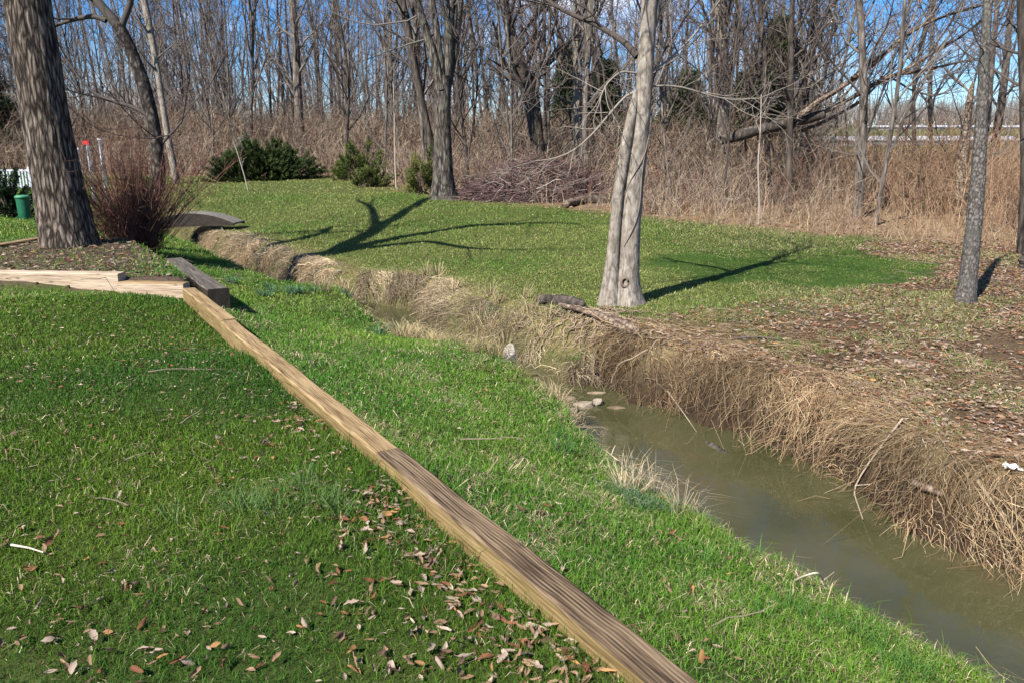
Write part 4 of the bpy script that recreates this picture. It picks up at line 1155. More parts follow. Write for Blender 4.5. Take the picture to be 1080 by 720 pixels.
# the rest of the litter as one mass
def leaf_mass(x, y, size, rg, lift=.015):
    n = len(x); mb = MB(); z = height(x, y)
    tsel = rg.integers(0, 8, n)
    for k in range(8):
        m = tsel == k; nk = int(m.sum())
        if not nk: continue
        V, q = TL[k]
        ii = np.arange(35).reshape(7, 5)[[0, 2, 4, 6]][:, [0, 2, 4]]; V = V[ii.ravel()]
        jj = np.arange(12).reshape(4, 3); q = np.stack([jj[:-1, :-1], jj[1:, :-1], jj[1:, 1:], jj[:-1, 1:]], -1).reshape(-1, 4)
        a = rg.random(nk) * 2 * PI; tx = rg.normal(0, .6, nk); s = size[m]
        W = V[None] * s[:, None, None]
        Y_ = W[:, :, 1] * np.cos(tx)[:, None] - W[:, :, 2] * np.sin(tx)[:, None]; Z_ = W[:, :, 1] * np.sin(tx)[:, None] + W[:, :, 2] * np.cos(tx)[:, None]
        X2 = W[:, :, 0] * np.cos(a)[:, None] - Y_ * np.sin(a)[:, None]; Y2 = W[:, :, 0] * np.sin(a)[:, None] + Y_ * np.cos(a)[:, None]
        VV = np.stack([X2 + x[m][:, None], Y2 + y[m][:, None], Z_ + z[m][:, None] + lift], -1).reshape(-1, 3)
        qq = (np.arange(nk)[:, None, None] * 12 + q[None]).reshape(-1, 4)
        c = np.array([LEAFC[i][0] for i in rg.choice(5, nk, p=[.28, .38, .19, .11, .04])]) * rg.uniform(.6, 1.5, (nk, 1))
        mb.add(VV, qq, np.repeat(c, 12, axis=0))
    return mb
rg = np.random.default_rng(59)
x1, y1, u1 = scatter_wedge(150000, 4, 20, 500, 1200, rg)
k = (brown_w(x1, y1) > .25) & (channel(x1, y1)[0] > .3) & channel(x1, y1)[1] & (moss_w(x1, y1) < .4)
pk = np.clip(.22 + 2.0 * (fbm(x1 * 1.0, y1 * 1.0, 83) - .33), .03, 1) * np.interp(x1, [.8, 2.0, 3.2], [.4, .7, 1.1])
k &= rg.random(len(x1)) < pk
x1, y1 = x1[k], y1[k]
x2, y2, u2 = scatter_wedge(60000, 12, 48, -60, 1140, rg)
w2 = woods_depth(x2, y2); k = (w2 > -.8) & (w2 < 9) & (rg.random(len(x2)) < .55 * np.clip(1 - w2 / 9, 0, 1)); x2, y2 = x2[k], y2[k]
x3, y3, u3 = scatter_wedge(24000, 1.5, 24, -100, 1180, rg)
k = (channel(x3, y3)[0] > .12) & (woods_depth(x3, y3) < 0) & (np.abs(timber_side(x3, y3)) > .1) & (rg.random(len(x3)) < np.clip((fbm(x3 * .9, y3 * .9, 87) - .3) * 1.8, .08, 1) * .55) & (moss_w(x3, y3) < .5); x3, y3 = x3[k], y3[k]
x4 = rg.uniform(-8.2, -3.6, 2600); y4 = rg.uniform(9, 13.8, 2600); k = inside(x4, y4, BED); x4, y4 = x4[k], y4[k]
pm = np.array([pix(rg.normal(430, 17), rg.normal(349, 5), -.85)[:2] for _ in range(420)]); x5, y5 = pm[:, 0], pm[:, 1]; k = channel(x5, y5)[0] > 0; x5, y5 = x5[k], y5[k]
x6, y6, u6 = scatter_wedge(5200, 1.6, 8.5, -60, 760, rg)
ts6 = timber_side(x6, y6); k = (ts6 < -.1) & (rg.random(len(x6)) < np.clip(.25 + 1.6 * (fbm(x6 * 2, y6 * 2, 88) - .35), .1, 1)); x6, y6 = x6[k], y6[k]
al = rg.uniform(.2, 3.6, 620) ; sd_ = -.09 - rg.gamma(1.4, .13, 620); kk = fbm(al * 1.6, sd_ * 2, 89) > .42; al, sd_ = al[kk], sd_[kk]
x7 = T_C0[0] + T_D[0] * al + T_N[0] * sd_; y7 = T_C0[1] + T_D[1] * al + T_N[1] * sd_
xa, ya, ua = scatter_wedge(90000, 2.5, 12, 300, 1160, rg); da, fa_ = channel(xa, ya); k = (~fa_) & (da > .04) & (da < .7) & (rg.random(len(xa)) < np.clip((fbm(xa * 1.6, ya * 1.6, 85) - .45) * 4, 0, 1) * .10); x8, y8 = xa[k], ya[k]
X = np.r_[x1, x2, x3, x4, x5, x6, x7, x8]; Y = np.r_[y1, y2, y3, y4, y5, y6, y7, y8]
S = np.r_[rg.uniform(.03, .075, len(x1)), rg.uniform(.06, .13, len(x2)), rg.uniform(.025, .05, len(x3)), rg.uniform(.04, .08, len(x4)), rg.uniform(.04, .08, len(x5)), rg.uniform(.018, .042, len(x6)), rg.uniform(.03, .065, len(x7)), rg.uniform(.03, .055, len(x8))]
o = leaf_mass(X, Y, S, rg).build('leaf_litter', M_leaf); o['kind'] = 'stuff'; o['label'] = 'brown and grey leaf litter over bank, bed and woods floor'; o['category'] = 'leaf litter'

# small dead twigs in the litter
rg = np.random.default_rng(61)
mb = MB()
x = np.r_[rg.uniform(1.5, 8, 500), rg.uniform(-8, -4, 200), rg.uniform(-3, 1.5, 30)]; y = np.r_[rg.uniform(5, 15, 500), rg.uniform(9.1, 13.5, 200), rg.uniform(2.3, 8, 30)]
k = (channel(x, y)[0] > .3) & (np.abs(timber_side(x, y)) > .12) & ((brown_w(x, y) > .3) | (x < 1.5)); x, y = x[k], y[k]; n = len(x); az = rg.random(n) * 2 * PI
strands(mb, x, y, height(x, y) + .02, np.stack([np.cos(az), np.sin(az), rg.uniform(0, .15, n)], 1), rg.uniform(.12, .5, n), rg.uniform(0, .15, n), rg.uniform(.002, .005, n), np.array([.24, .19, .14]) * rg.uniform(.4, 1.0, (n, 1)), 5, rg, .05)
o = mb.build('twig_litter', M_twig); o['kind'] = 'stuff'; o['label'] = 'thin dead twigs strewn among the leaves'; o['category'] = 'twigs'

# ------------------------------------------------------------------ shrubs and evergreens
def foliage(n_sp, centre, rad, flat, colA, colB, rg, per=90, sp_len=.5, blade=.05, up=.5, wid=.012):
    """sprays of small needles bursting out of a mound"""
    th = rg.random(n_sp) * 2 * PI; el = np.arcsin(rg.uniform(-.05, 1, n_sp)); rr = rg.uniform(.35, .92, n_sp) ** .6
    lump = 1 + .28 * np.sin(th * 3 + 1) + .18 * np.sin(th * 5 + el * 4)
    cx = np.cos(th) * np.cos(el) * rad[0] * rr * lump; cy = np.sin(th) * np.cos(el) * rad[1] * rr * lump; cz = np.sin(el) * rad[2] * rr * lump
    d = np.stack([cx / rad[0], cy / rad[1], cz / rad[2] + up], 1); d /= np.linalg.norm(d, axis=1, keepdims=True)
    n = n_sp * per; si = np.repeat(np.arange(n_sp), per); t = rg.random(n)
    base = np.stack([cx, cy, cz], 1)[si] + d[si] * (t * sp_len)[:, None] + rg.normal(0, .035, (n, 3)) * (sp_len / .5)
    dd = d[si] + rg.normal(0, .45, (n, 3)); dd /= np.linalg.norm(dd, axis=1, keepdims=True)
    s = np.cross(dd, rg.normal(0, 1, (n, 3))); s /= np.linalg.norm(s, axis=1, keepdims=True)
    tip = base + dd * blade * rg.uniform(.6, 1.4, (n, 1))
    V = np.stack([base - s * wid, base + s * wid, tip], 1).reshape(-1, 3) + np.array(centre)
    F_ = np.arange(n * 3).reshape(-1, 3)
    mixc = np.clip(t + rg.normal(0, .25, n), 0, 1)[:, None] * rg.uniform(.5, 1, n_sp)[si][:, None]
    c = np.array(colA) * (1 - mixc) + np.array(colB) * mixc
    return V, F_, np.repeat(c * rg.uniform(.75, 1.25, (n, 1)), 3, axis=0), np.stack([cx, cy, cz], 1)

def shrub(name, label, cat, loc, rad, n_sp, colA, colB, seed, group=None, **kw):
    rg = np.random.default_rng(seed)
    t = thing(name, label, cat, loc, 0, group)
    V, F_, c, cen = foliage(n_sp, (0, 0, 0), rad, 0, colA, colB, rg, **kw)
    V[:, 2] = np.maximum(V[:, 2], -.05)
    obj('foliage', mesh('foliage', V, [F_], c, False, [M_needle]), t)
    mb = MB(); m = min(len(cen), 60)
    mb.tubes(np.stack([np.zeros((m, 3)) + rg.normal(0, .05, (m, 3)) * np.array([1, 1, 0]), cen[:m] * .5 + np.array([0, 0, .05]), cen[:m]], 1), np.tile(np.array([.025, .016, .008]), (m, 1)), 4, (.14, .10, .07))
    mb.build('branches', M_twig, t)
    return t

jp = at(270, 191, 33.5)
shrub('juniper', 'dark green spreading juniper mound at the woods edge left of centre', 'shrub', (jp[0], jp[1] + .6, hz(jp[0], jp[1])), (2.05, 1.4, 1.2), 760, (.010, .024, .008), (.065, .092, .020), 1, per=140, sp_len=.42, blade=.075, wid=.016, up=.25)
p = at(377, 190, 33); shrub('evergreen_shrub', 'rounded yellow green shrub right of the dark juniper', 'shrub', (p[0], p[1] + .3, hz(p[0], p[1])), (.95, .8, 1.15), 150, (.018, .035, .010), (.12, .15, .025), 2, 'yellow green shrubs at the woods edge', per=90, sp_len=.4, blade=.08, wid=.015)
p = at(393, 200, 29.5); shrub('evergreen_shrub', 'low yellow green shrub in front of the rounded one', 'shrub', (p[0], p[1], hz(p[0], p[1])), (.65, .5, .55), 80, (.02, .035, .012), (.13, .15, .03), 3, 'yellow green shrubs at the woods edge', per=80, sp_len=.3, blade=.07, wid=.013)
p = at(446, 203, 26.5); shrub('evergreen_shrub', 'upright yellow green shrub touching the forked tree trunk', 'shrub', (p[0], p[1] + .2, hz(p[0], p[1])), (.5, .45, 1.0), 80, (.03, .045, .012), (.16, .17, .03), 4, 'yellow green shrubs at the woods edge', per=80, sp_len=.35, blade=.07, wid=.013)
p = at(4, 222, 18.0); shrub('evergreen_bush', 'very dark evergreen bush at the left edge beside the green bin', 'shrub', (p[0] - .12, p[1] + .4, hz(p[0], p[1])), (.42, .4, .95), 130, (.006, .016, .006), (.02, .04, .012), 5, per=90, sp_len=.25, blade=.06, wid=.012)

def conifer(label, p, h, rad, seed, cA, cB, t0=.1):
    rg = np.random.default_rng(seed)
    t = thing('pine_tree', label, 'tree', p, 0, 'green pines deep in the woods')
    mb = MB(); mb.tubes(np.array([[[0, 0, -.2], [0, 0, h * .5], [0, 0, h * .98]]]), np.array([[.16, .1, .02]]), 8, (.13, .10, .08)); mb.build('trunk', M_twig, t, True)
    nb = 120; tz = rg.uniform(t0, 1, nb); az = rg.random(nb) * 2 * PI
    ln_ = rad * (1.05 - tz) ** .75 * rg.uniform(.45, 1.1, nb)
    per = 190; n = nb * per; si = np.repeat(np.arange(nb), per); s = rg.random(n) ** .7
    base = np.stack([np.cos(az)[si] * ln_[si] * s, np.sin(az)[si] * ln_[si] * s, tz[si] * h + .12 * ln_[si] * s], 1) + rg.normal(0, .13, (n, 3))
    dd = np.stack([np.cos(az)[si], np.sin(az)[si], np.full(n, .3)], 1) + rg.normal(0, .7, (n, 3)); dd /= np.linalg.norm(dd, axis=1, keepdims=True)
    sd = np.cross(dd, rg.normal(0, 1, (n, 3))); sd /= np.linalg.norm(sd, axis=1, keepdims=True)
    V = np.stack([base - sd * .028, base + sd * .028, base + dd * .26], 1).reshape(-1, 3)
    m = rg.random((n, 1)); c = (np.array(cA) * (1 - m) + np.array(cB) * m) * rg.uniform(.7, 1.2, nb)[si][:, None]
    obj('crown', mesh('crown', V, [np.arange(n * 3).reshape(-1, 3)], np.repeat(c, 3, 0), False, [M_needle]), t)
for lab, u_, Y, h, rad, sd in [('tall olive green pine left of the fallen tree', 808, 31, 5.9, 1.9, 1), ('broad olive pine behind the broad pale trunk', 778, 36, 4.3, 1.9, 2), ('narrow dark pine seen between two thin trunks left of the twin stemmed tree', 596, 37, 5.3, 1.1, 3), ('dark pine just left of the twin stemmed tree', 634, 38, 4.9, 1.4, 4), ('low olive pine right of the twin stemmed tree', 715, 36, 4.3, 1.9, 5), ('dark evergreen at the left edge above the white fence', 10, 44, 5.2, 2.8, 6)]:
    x = (u_ - 540) / F * Y
    conifer(lab, (x, Y, hz(x, Y)), h, rad, sd, (.025, .042, .016), (.095, .115, .04) if sd not in (3, 4, 6) else (.04, .06, .025))

# brown twiggy shrub by the big tree
bs = thing('twiggy_shrub', 'leafless reddish brown twiggy shrub between thick trunk and footbridge', 'shrub')
rg = np.random.default_rng(67)
p = pix(124, 262, .02); n = 580
az = rg.random(n) * 2 * PI; sp = rg.uniform(.02, .95, n); H = rg.gamma(9, .16, n).clip(.6, 2.05)
x0 = p[0] + rg.normal(0, .13, n); y0 = p[1] + .7 + rg.normal(0, .2, n)
tk = np.linspace(0, 1, 6)
P = np.stack([x0[:, None] + (np.cos(az) * sp)[:, None] * H[:, None] * tk ** .8, y0[:, None] + (np.sin(az) * sp)[:, None] * H[:, None] * tk ** .8, hz(p[0], p[1] + .7) + H[:, None] * tk * (1 - .25 * sp[:, None] * tk)], -1)
P += rg.normal(0, .02, P.shape) * tk[None, :, None] * 1.5
mb = MB(); c = np.array([.105, .052, .038]) * rg.uniform(.6, 1.5, (n, 1))
mb.tubes(P, rg.uniform(.003, .008, n)[:, None] * np.linspace(1, .4, 6), 3, c)
mb.build('stems', M_twig, bs)
mb = MB(); nb = 8; ti = np.repeat(np.arange(n), nb); k = rg.integers(1, 6, n * nb)
B0 = P[ti, k]; B2 = B0 + rg.normal(0, .12, (n * nb, 3)) + np.array([0, 0, .12]); B1 = (B0 + B2) / 2 + rg.normal(0, .02, (n * nb, 3))
mb.tubes(np.stack([B0, B1, B2], 1), np.tile(np.array([.0028, .0022, .0015]), (n * nb, 1)), 3, np.array([.115, .056, .042]) * rg.uniform(.6, 1.5, (n * nb, 1)))
mb.build('twigs', M_twig, bs)

# slender saplings on the far lawn
for lab, rows, Y in [('white slender sapling standing in front of the dark juniper', [(262, 204, 2.2), (259, 190, 2), (254, 173, 1.8), (250, 160, 1.6), (246, 150, 1.2)], 28.5), ('slim pale sapling right of the yellow green shrubs', [(418, 199, 3), (417, 180, 2.6), (416, 150, 2.2), (416, 120, 2), (415, 90, 1.5)], 29), ('slim straight sapling on the far side of the brush right of the twin stems', [(800, 240, 3), (801, 210, 3), (799, 175, 2.6), (802, 140, 2.2), (803, 100, 2)], 19.5)]:
    t_ = thing('sapling', lab, 'sapling', group='young saplings on the far lawn edge')
    pr = np.array(px_path(rows, Y)); pr[0, 2] = hz(pr[0, 0], pr[0, 1]) - .05; pr = interp_path(pr, 12)
    mb = MB(); mb.tubes(pr[None, :, :3], np.maximum(pr[None, :, 3] * .6, .014), 6, (.32, .28, .23)); mb.build('trunk', M_twig, t_, True)
    mb = MB(); rg = np.random.default_rng(len(lab))
    for k in (5, 7, 8, 9, 10, 11): add_limbs(mb, rg, pr[k, :3], (rg.normal(), rg.normal(), 1.2), .6, .008, {**BASEP, 'n': [0, 3, 2], 'rmin': .005}, PALECOL)
    mb.build('crown', M_twig, t_)

# ------------------------------------------------------------------ brush pile, logs, roots
bp_ = thing('brush_pile', 'purplish brown heap of cut branches between forked and twin stemmed trees', 'brush pile')
rg = np.random.default_rng(71); n = 2300
cx, cy = pix(568, 214, -.1)[:2]
th = rg.random(n) * 2 * PI; rr = np.sqrt(rg.random(n))
x = cx + np.cos(th) * rr * 2.3; y = cy + .9 + np.sin(th) * rr * 1.2
hp = 1.25 * (1 - rr ** 2) * rg.random(n)
az = rg.normal(0, 1.0, n) + np.where(rg.random(n) < .5, PI, 0); L_ = rg.uniform(.4, 1.5, n)
D_ = np.stack([np.cos(az), np.sin(az) * .7, rg.normal(.12, .3, n)], 1)
mb = MB()
tk = np.linspace(-.5, .5, 5)
P = np.stack([x, y, height(x, y) + hp + .05], 1)[:, None] + D_[:, None] * (L_[:, None] * tk)[..., None] + rg.normal(0, .03, (n, 5, 3))
P[:, :, 2] = np.maximum(P[:, :, 2], (height(x, y))[:, None])
c = np.where((rg.random(n) < .09)[:, None], np.array([.28, .24, .21]), np.array([.115, .072, .066])) * rg.uniform(.6, 1.3, (n, 1))
mb.tubes(P, rg.uniform(.005, .016, n)[:, None] * np.linspace(1, .5, 5), 3, c)
mb.build('sticks', M_twig, bp_)
mb = MB(); n = 16
th = rg.random(n) * 2 * PI; x = cx + np.cos(th) * 1.7 * rg.random(n); y = cy + .5 + .6 * np.sin(th)
az = rg.uniform(-.5, PI + .5, n); D_ = np.stack([np.cos(az), np.full(n, -.25), np.abs(rg.normal(.3, .25, n))], 1)
strands(mb, x, y, height(x, y) + rg.uniform(.1, .6, n), D_, rg.uniform(.5, 1.3, n), rg.uniform(0, .5, n), rg.uniform(.008, .014, n), np.array([.42, .38, .34]) * rg.uniform(.7, 1.1, (n, 1)), 6, rg, .06)
mb.build('pale_branches', M_twig, bp_)

def log_obj(name, label, cat, rows, seed, mat=M_deadwood, lump=.2, S=12, n=26, caps=True, group=None):
    mb = MB(); q = interp_path(np.array(rows), n)
    V, Qd = tubes(q[None, :, :3], q[None, :, 3], S)
    rg = np.random.default_rng(seed); a = np.arange(S)
    f = 1 + lump * (rg.random((1, S)) - .5) + lump * (rg.random((n, 1)) - .5) + lump * .5 * (rg.random((n, S)) - .5)
    V = V.reshape(n, S, 3); V = q[:, None, :3] + (V - q[:, None, :3]) * f[..., None]
    V = np.vstack([V.reshape(-1, 3), q[[0, -1], :3]])
    tri = [[n * S, (i + 1) % S, i] for i in range(S)] + [[n * S + 1, (n - 1) * S + i, (n - 1) * S + (i + 1) % S] for i in range(S)]
    mb.add(V, [Qd, np.array(tri)])
    return tag(mb.build(name, mat, None, True), label, cat, group)

def on_ground(u, v, lift=0.0):
    """first point where the sight line through (u, v) meets the ground raised by lift"""
    d = ray(u, v); t = np.geomspace(1.2, 60, 700)
    for _ in range(2):
        P = d[None] * t[:, None]; hgt = height(P[:, 0], P[:, 1]) + lift
        k = int(np.argmax(P[:, 2] + CZ < hgt)); k = max(k, 1)
        t = np.linspace(t[k - 1], t[k], 12)
    p = d * t[6]
    return np.array([p[0], p[1], p[2] + CZ])
def gpath(rows, lift=.0):
    out = []
    for (u, v, w_) in rows:
        p = on_ground(u, v, lift); r_ = w_ / 2 * np.linalg.norm(p - [0, 0, CZ]) / F
        out.append((*p, r_))
    return out
log_obj('driftwood_log', 'pale tapered driftwood log lying at the foot of the twin stemmed tree', 'log', gpath([(590, 321, 4), (612, 327, 5), (632, 333, 8), (645, 339, 14), (660, 345, 15), (674, 350, 7)], .10), 3, M_deadwood, .25)
log_obj('rotten_log', 'short dark rotten log sticking out of the bank left of the twin stemmed tree', 'log', gpath([(567, 316, 9), (580, 317, 11), (598, 318, 12), (614, 321, 8)], .06), 4, M_bark_woods_dark, .35)
log_obj('fallen_log', 'dark log lying under the brush just left of the twin stemmed tree', 'log', gpath([(618, 211, 9), (635, 211, 9), (655, 210, 8), (668, 209, 7)], .1), 5, M_bark_woods_dark)
log_obj('fallen_log', 'short pale brown log at the foot of the brush pile', 'log', gpath([(596, 216, 8), (606, 213, 9), (617, 211, 8)], .1), 6, M_deadwood)
log_obj('dark_stump', 'dark stump shape cut by the right edge of the photo', 'stump', [(*(on_ground(1081, 285) + np.array([.05, 0, z_])), r_) for z_, r_ in [(-.1, .16), (.05, .15), (.15, .14), (.27, .12), (.3, .07)]], 7, M_bark_woods_dark, .3)  # low dark tube in the form of a stump
log_obj('wood_chunk', 'orange tan chunk of split wood on the leaf litter', 'wood', gpath([(940, 380, 5), (955, 383, 8), (970, 387, 7), (978, 392, 3)], .01), 8, M_deadwood, .3)
log_obj('wood_chunk', 'pale broken plank of wood on the edge of the far bank', 'wood', gpath([(962, 508, 5), (978, 514, 8), (995, 521, 6)], .05), 9, M_deadwood, .2)

# exposed roots under the twin-stemmed tree
rt = thing('root_tangle', 'tangle of exposed pale roots on the bank under the twin stemmed tree', 'roots')
rg = np.random.default_rng(73); mb = MB()
for i in range(190):
    u0 = rg.normal(628, 30); v0 = 322 + abs(rg.normal(0, 1)) * 20 + max(0, u0 - 640) * .2; p = on_ground(u0, v0, .04)
    d = np.array([rg.normal(-.1, .9), -.7 + rg.normal(0, .5), rg.uniform(-.3, .2)]); K = 10; L_ = rg.uniform(.25, .8)
    pts = [p]
    for k in range(K - 1):
        d = d + rg.normal(0, .34, 3) + np.array([0, 0, -.45]); d /= np.linalg.norm(d); q = pts[-1] + d * L_ / K
        q[2] = max(q[2], hz(q[0], q[1]) + .012 + .03 * rg.random()); pts.append(q)
    mb.tubes(np.array([pts]), (rg.uniform(.003, .012) * np.linspace(1, .35, K))[None], 5, np.array([.25, .185, .125]) * rg.uniform(.55, 1.25))
mb.build('roots', M_twig, rt, True)

# single sticks
def stick(label, pts, r, col=(.31, .25, .18), forks=()):
    mb = MB(); P = interp_path(np.array(pts), 12)
    mb.tubes(P[None], (r * np.linspace(1, .5, 12))[None], 6, col)
    for (k, d, l) in forks:
        d = np.array(d, float)
        mb.tubes(np.array([[P[k], P[k] + d * l * .5 + [0, 0, .01], P[k] + d * l]]), np.array([[r * .6, r * .5, r * .3]]), 5, col)
    return tag(mb.build('stick', M_twig, None, True), label, 'stick', 'dead sticks by the creek')
def gp(u, v, lift): return on_ground(u, v, lift)
def wp(u, v, dz=.0): return pix(u, v, WATER + dz)
stick('forked pale stick leaning from the far bank down to the water', [gp(952, 441, .06), gp(935, 462, .05), gp(916, 488, .06), gp(899, 515, .06), wp(910, 547, .02)], .009, forks=[(3, (.5, .3, .3), .25), (6, (.6, -.4, .2), .3)])
stick('straight stick slanting off the far bank into the pool', [gp(704, 412, .05), gp(713, 424, .04), wp(725, 441, .14), wp(736, 457, -.02)], .008)
stick('thin bent stick poking over the pool from the near bank', [gp(638, 474, .05), gp(650, 484, .10), wp(660, 490, .30), wp(668, 497, .2)], .008, (.46, .38, .25), [(5, (.3, .5, .5), .12)])
stick('short pale stick jutting flat over the water from the near bank', [gp(664, 516, .04), wp(680, 513, .28), wp(696, 514, .24)], .008, (.5, .44, .34))
stick('long pale stem drooping over the far bank at the right edge', [gp(1030, 505, .03), gp(1048, 530, .04), gp(1058, 545, .03), gp(1066, 556, .025)], .011, (.34, .27, .18))
stick('dead stem bent in a hook above the near bank edge', [gp(838, 612, .02), gp(850, 606, .12), gp(862, 602, .16), gp(869, 612, .05)], .006, (.5, .44, .34))
stick('pale upright twig on the near bank at lower right', [gp(964, 665, .0), gp(964, 652, .05), gp(963, 640, .1)], .007, (.5, .42, .3), [(5, (.6, .2, .3), .12)])
stick('long thin curved twig lying on the lawn at lower left', [gp(12, 574, .03), gp(30, 577, .035), gp(46, 582, .03)], .006, (.45, .38, .3))
stick('dark straight twig lying flat on the far leaf litter', [gp(772, 357, .03), gp(800, 355, .04), gp(822, 358, .03)], .012, (.09, .07, .06))

# ------------------------------------------------------------------ stones
def stone(label, p, s, rot, col, seed, group='stones in the creek'):
    import bmesh
    rg = np.random.default_rng(seed)
    bm = bmesh.new(); bmesh.ops.create_icosphere(bm, subdivisions=3, radius=1)
    cut = [Vector(rg.normal(0, 1, 3)).normalized() for _ in range(9)]
    for v in bm.verts:
        for c_ in cut:
            dd = v.co.dot(c_)
            if dd > .72: v.co -= c_ * (dd - .72)
        v.co *= 1 + rg.normal(0, .015)
        v.co.x *= s[0]; v.co.y *= s[1]; v.co.z *= s[2]
    me = bpy.data.meshes.new('stone'); bm.to_mesh(me); bm.free()
    a = me.attributes.new('col', 'FLOAT_COLOR', 'POINT'); a.data.foreach_set('color', np.tile(np.array([*col, 1], np.float32), len(me.vertices)))
    me.materials.append(M_stone)
    o = obj('stone', me); o.location = p; o.rotation_euler = (0, 0, rot)
    for pl in me.polygons: pl.use_smooth = False
    return tag(o, label, 'stone', group)
p = pix(537, 372, -.62); stone('white upright pointed stone on the bank upstream of the pool', (p[0], p[1] + .05, max(hz(p[0], p[1]), -.75) + .10), (.075, .05, .15), .3, (.44, .39, .31), 2)
p = wp(616, 429); stone('largest flat tan rock at the head of the pool', (p[0], p[1], WATER + .01), (.13, .085, .06), .2, (.25, .205, .15), 3)
p = wp(629, 426); stone('pale angular rock on the right of the flat one at the pool head', (p[0] + .02, p[1], WATER + .02), (.075, .06, .055), .9, (.30, .255, .195), 4)
p = wp(600, 421); stone('low brown rock upstream of the flat tan one', (p[0], p[1] + .02, WATER + .0), (.09, .06, .035), .1, (.14, .105, .065), 5)
p = wp(628, 414); stone('thin tan rock barely above the riffle by the far bank', (p[0], p[1], WATER + .0), (.12, .04, .02), .1, (.20, .15, .10), 6)
p = wp(650, 430); stone('flat wet brown rock at the far side of the riffle', (p[0], p[1], WATER + .0), (.10, .05, .025), -.2, (.13, .095, .06), 7)
p = wp(606, 434); stone('small grey brown rock tucked under the near bank', (p[0], p[1], WATER + .01), (.06, .05, .05), 1.2, (.18, .15, .115), 8)
p = wp(757, 473); log_obj('sunken_log', 'rusty brown sunken log just breaking the surface by the far bank', 'log', [(*(pix(740, 468, WATER - .045)), .04), (*(pix(752, 474, WATER - .035)), .05), (*(pix(766, 483, WATER - .045)), .045)], 12, M_bark_woods_dark, .3)
# litter
def scrap(label, p, s, seed, col=(.75, .74, .72)):
    rg = np.random.default_rng(seed); ii = np.arange(25).reshape(5, 5)
    gx_, gy_ = np.meshgrid(np.linspace(-1, 1, 5), np.linspace(-1, 1, 5))
    V = np.stack([gx_.ravel() + rg.normal(0, .12, 25), gy_.ravel() * .7 + rg.normal(0, .12, 25), rg.uniform(0, .7, 25)], 1) * s
    q = np.stack([ii[:-1, :-1], ii[:-1, 1:], ii[1:, 1:], ii[1:, :-1]], -1).reshape(-1, 4)
    o = obj('paper_scrap', mesh('paper_scrap', V, [q], np.tile(col, (25, 1)), False, [M_plain])); o.location = p
    sm = o.modifiers.new('thickness', 'SOLIDIFY'); sm.thickness = .002
    return tag(o, label, 'litter', 'white litter scraps')
scrap('white paper scrap on the leaf litter at the right edge', on_ground(1068, 494, .01), .05, 1)
scrap('white crumpled scrap at the foot of the broad pale trunk', on_ground(773, 213, .05), .17, 2)
scrap('bluish white scrap on the mulch beside the green bin', on_ground(38, 225, .02), .11, 3, (.6, .68, .8))

# ------------------------------------------------------------------ arched footbridge
fb = thing('arched_footbridge', 'small weathered arched footbridge over the upper creek', 'bridge')
A0 = at(147, 241, 20.2); A1 = at(246, 236, 20.0)
ax = A1 - A0; ax[2] = 0; Ls = np.linalg.norm(ax); ax /= Ls; ay = np.array([-ax[1], ax[0], 0])
nA = 24; t = np.linspace(0, 1, nA); zA = A0[2] * (1 - t) + A1[2] * t
rise = .30 * (1 - (2 * t - 1) ** 2)
def arc_strip(off0, off1, zt, zb, mat, name):
    V = []
    for i in range(nA):
        b = A0 + ax * Ls * t[i]
        for o_ in (off0, off1):
            for zz in (zt[i], zb[i]): V.append([b[0] + ay[0] * o_, b[1] + ay[1] * o_, zz])
    V = np.array(V); q = []
    for i in range(nA - 1):
        a = i * 4; b = a + 4
        q += [[a, b, b + 2, a + 2], [a + 1, a + 3, b + 3, b + 1], [a, a + 1, b + 1, b], [a + 2, b + 2, b + 3, a + 3]]
    q += [[0, 2, 3, 1], [(nA - 1) * 4, (nA - 1) * 4 + 1, (nA - 1) * 4 + 3, (nA - 1) * 4 + 2]]
    return obj(name, mesh(name, V, [np.array(q)], None, False, [mat]), fb)
arc_strip(0, .06, zA + rise, zA + rise * .12 - .06, MT_black, 'side_beam')
arc_strip(.64, .70, zA + rise, zA + rise * .12 - .06, MT_black, 'side_beam')
arc_strip(.062, .638, zA + rise + .012, zA + rise - .03, MT_deck, 'deck')

# ------------------------------------------------------------------ things at the far left
wf = thing('picket_fence', 'short white picket fence at the left edge', 'fence')
Yw = 29.0
a0 = at(-60, 196, Yw); a1 = at(34, 196, Yw); zt = at(0, 179, Yw)[2]; zb = at(0, 200, Yw)[2]
mb = MB(); mb.box(((a0[0] + a1[0]) / 2, Yw, zt - .03), (a1[0] - a0[0], .05, .06), 0, (.42, .46, .50)); mb.box(((a0[0] + a1[0]) / 2, Yw, zb + .12), (a1[0] - a0[0], .05, .06), 0, (.42, .46, .50)); mb.build('rails', M_plain, wf)
mb = MB()
for x in np.arange(a0[0] + .06, a1[0], .11): mb.box((x, Yw - .04, (zt + zb) / 2), (.05, .024, zt - zb - .1), 0, (.44, .48, .52))
mb.build('pickets', M_plain, wf)
mb = MB(); mb.box((a1[0] - .02, Yw + .005, (zt + zb) / 2), (.1, .1, zt - zb + .2), 0, (.44, .48, .52)); mb.build('post', M_plain, wf)

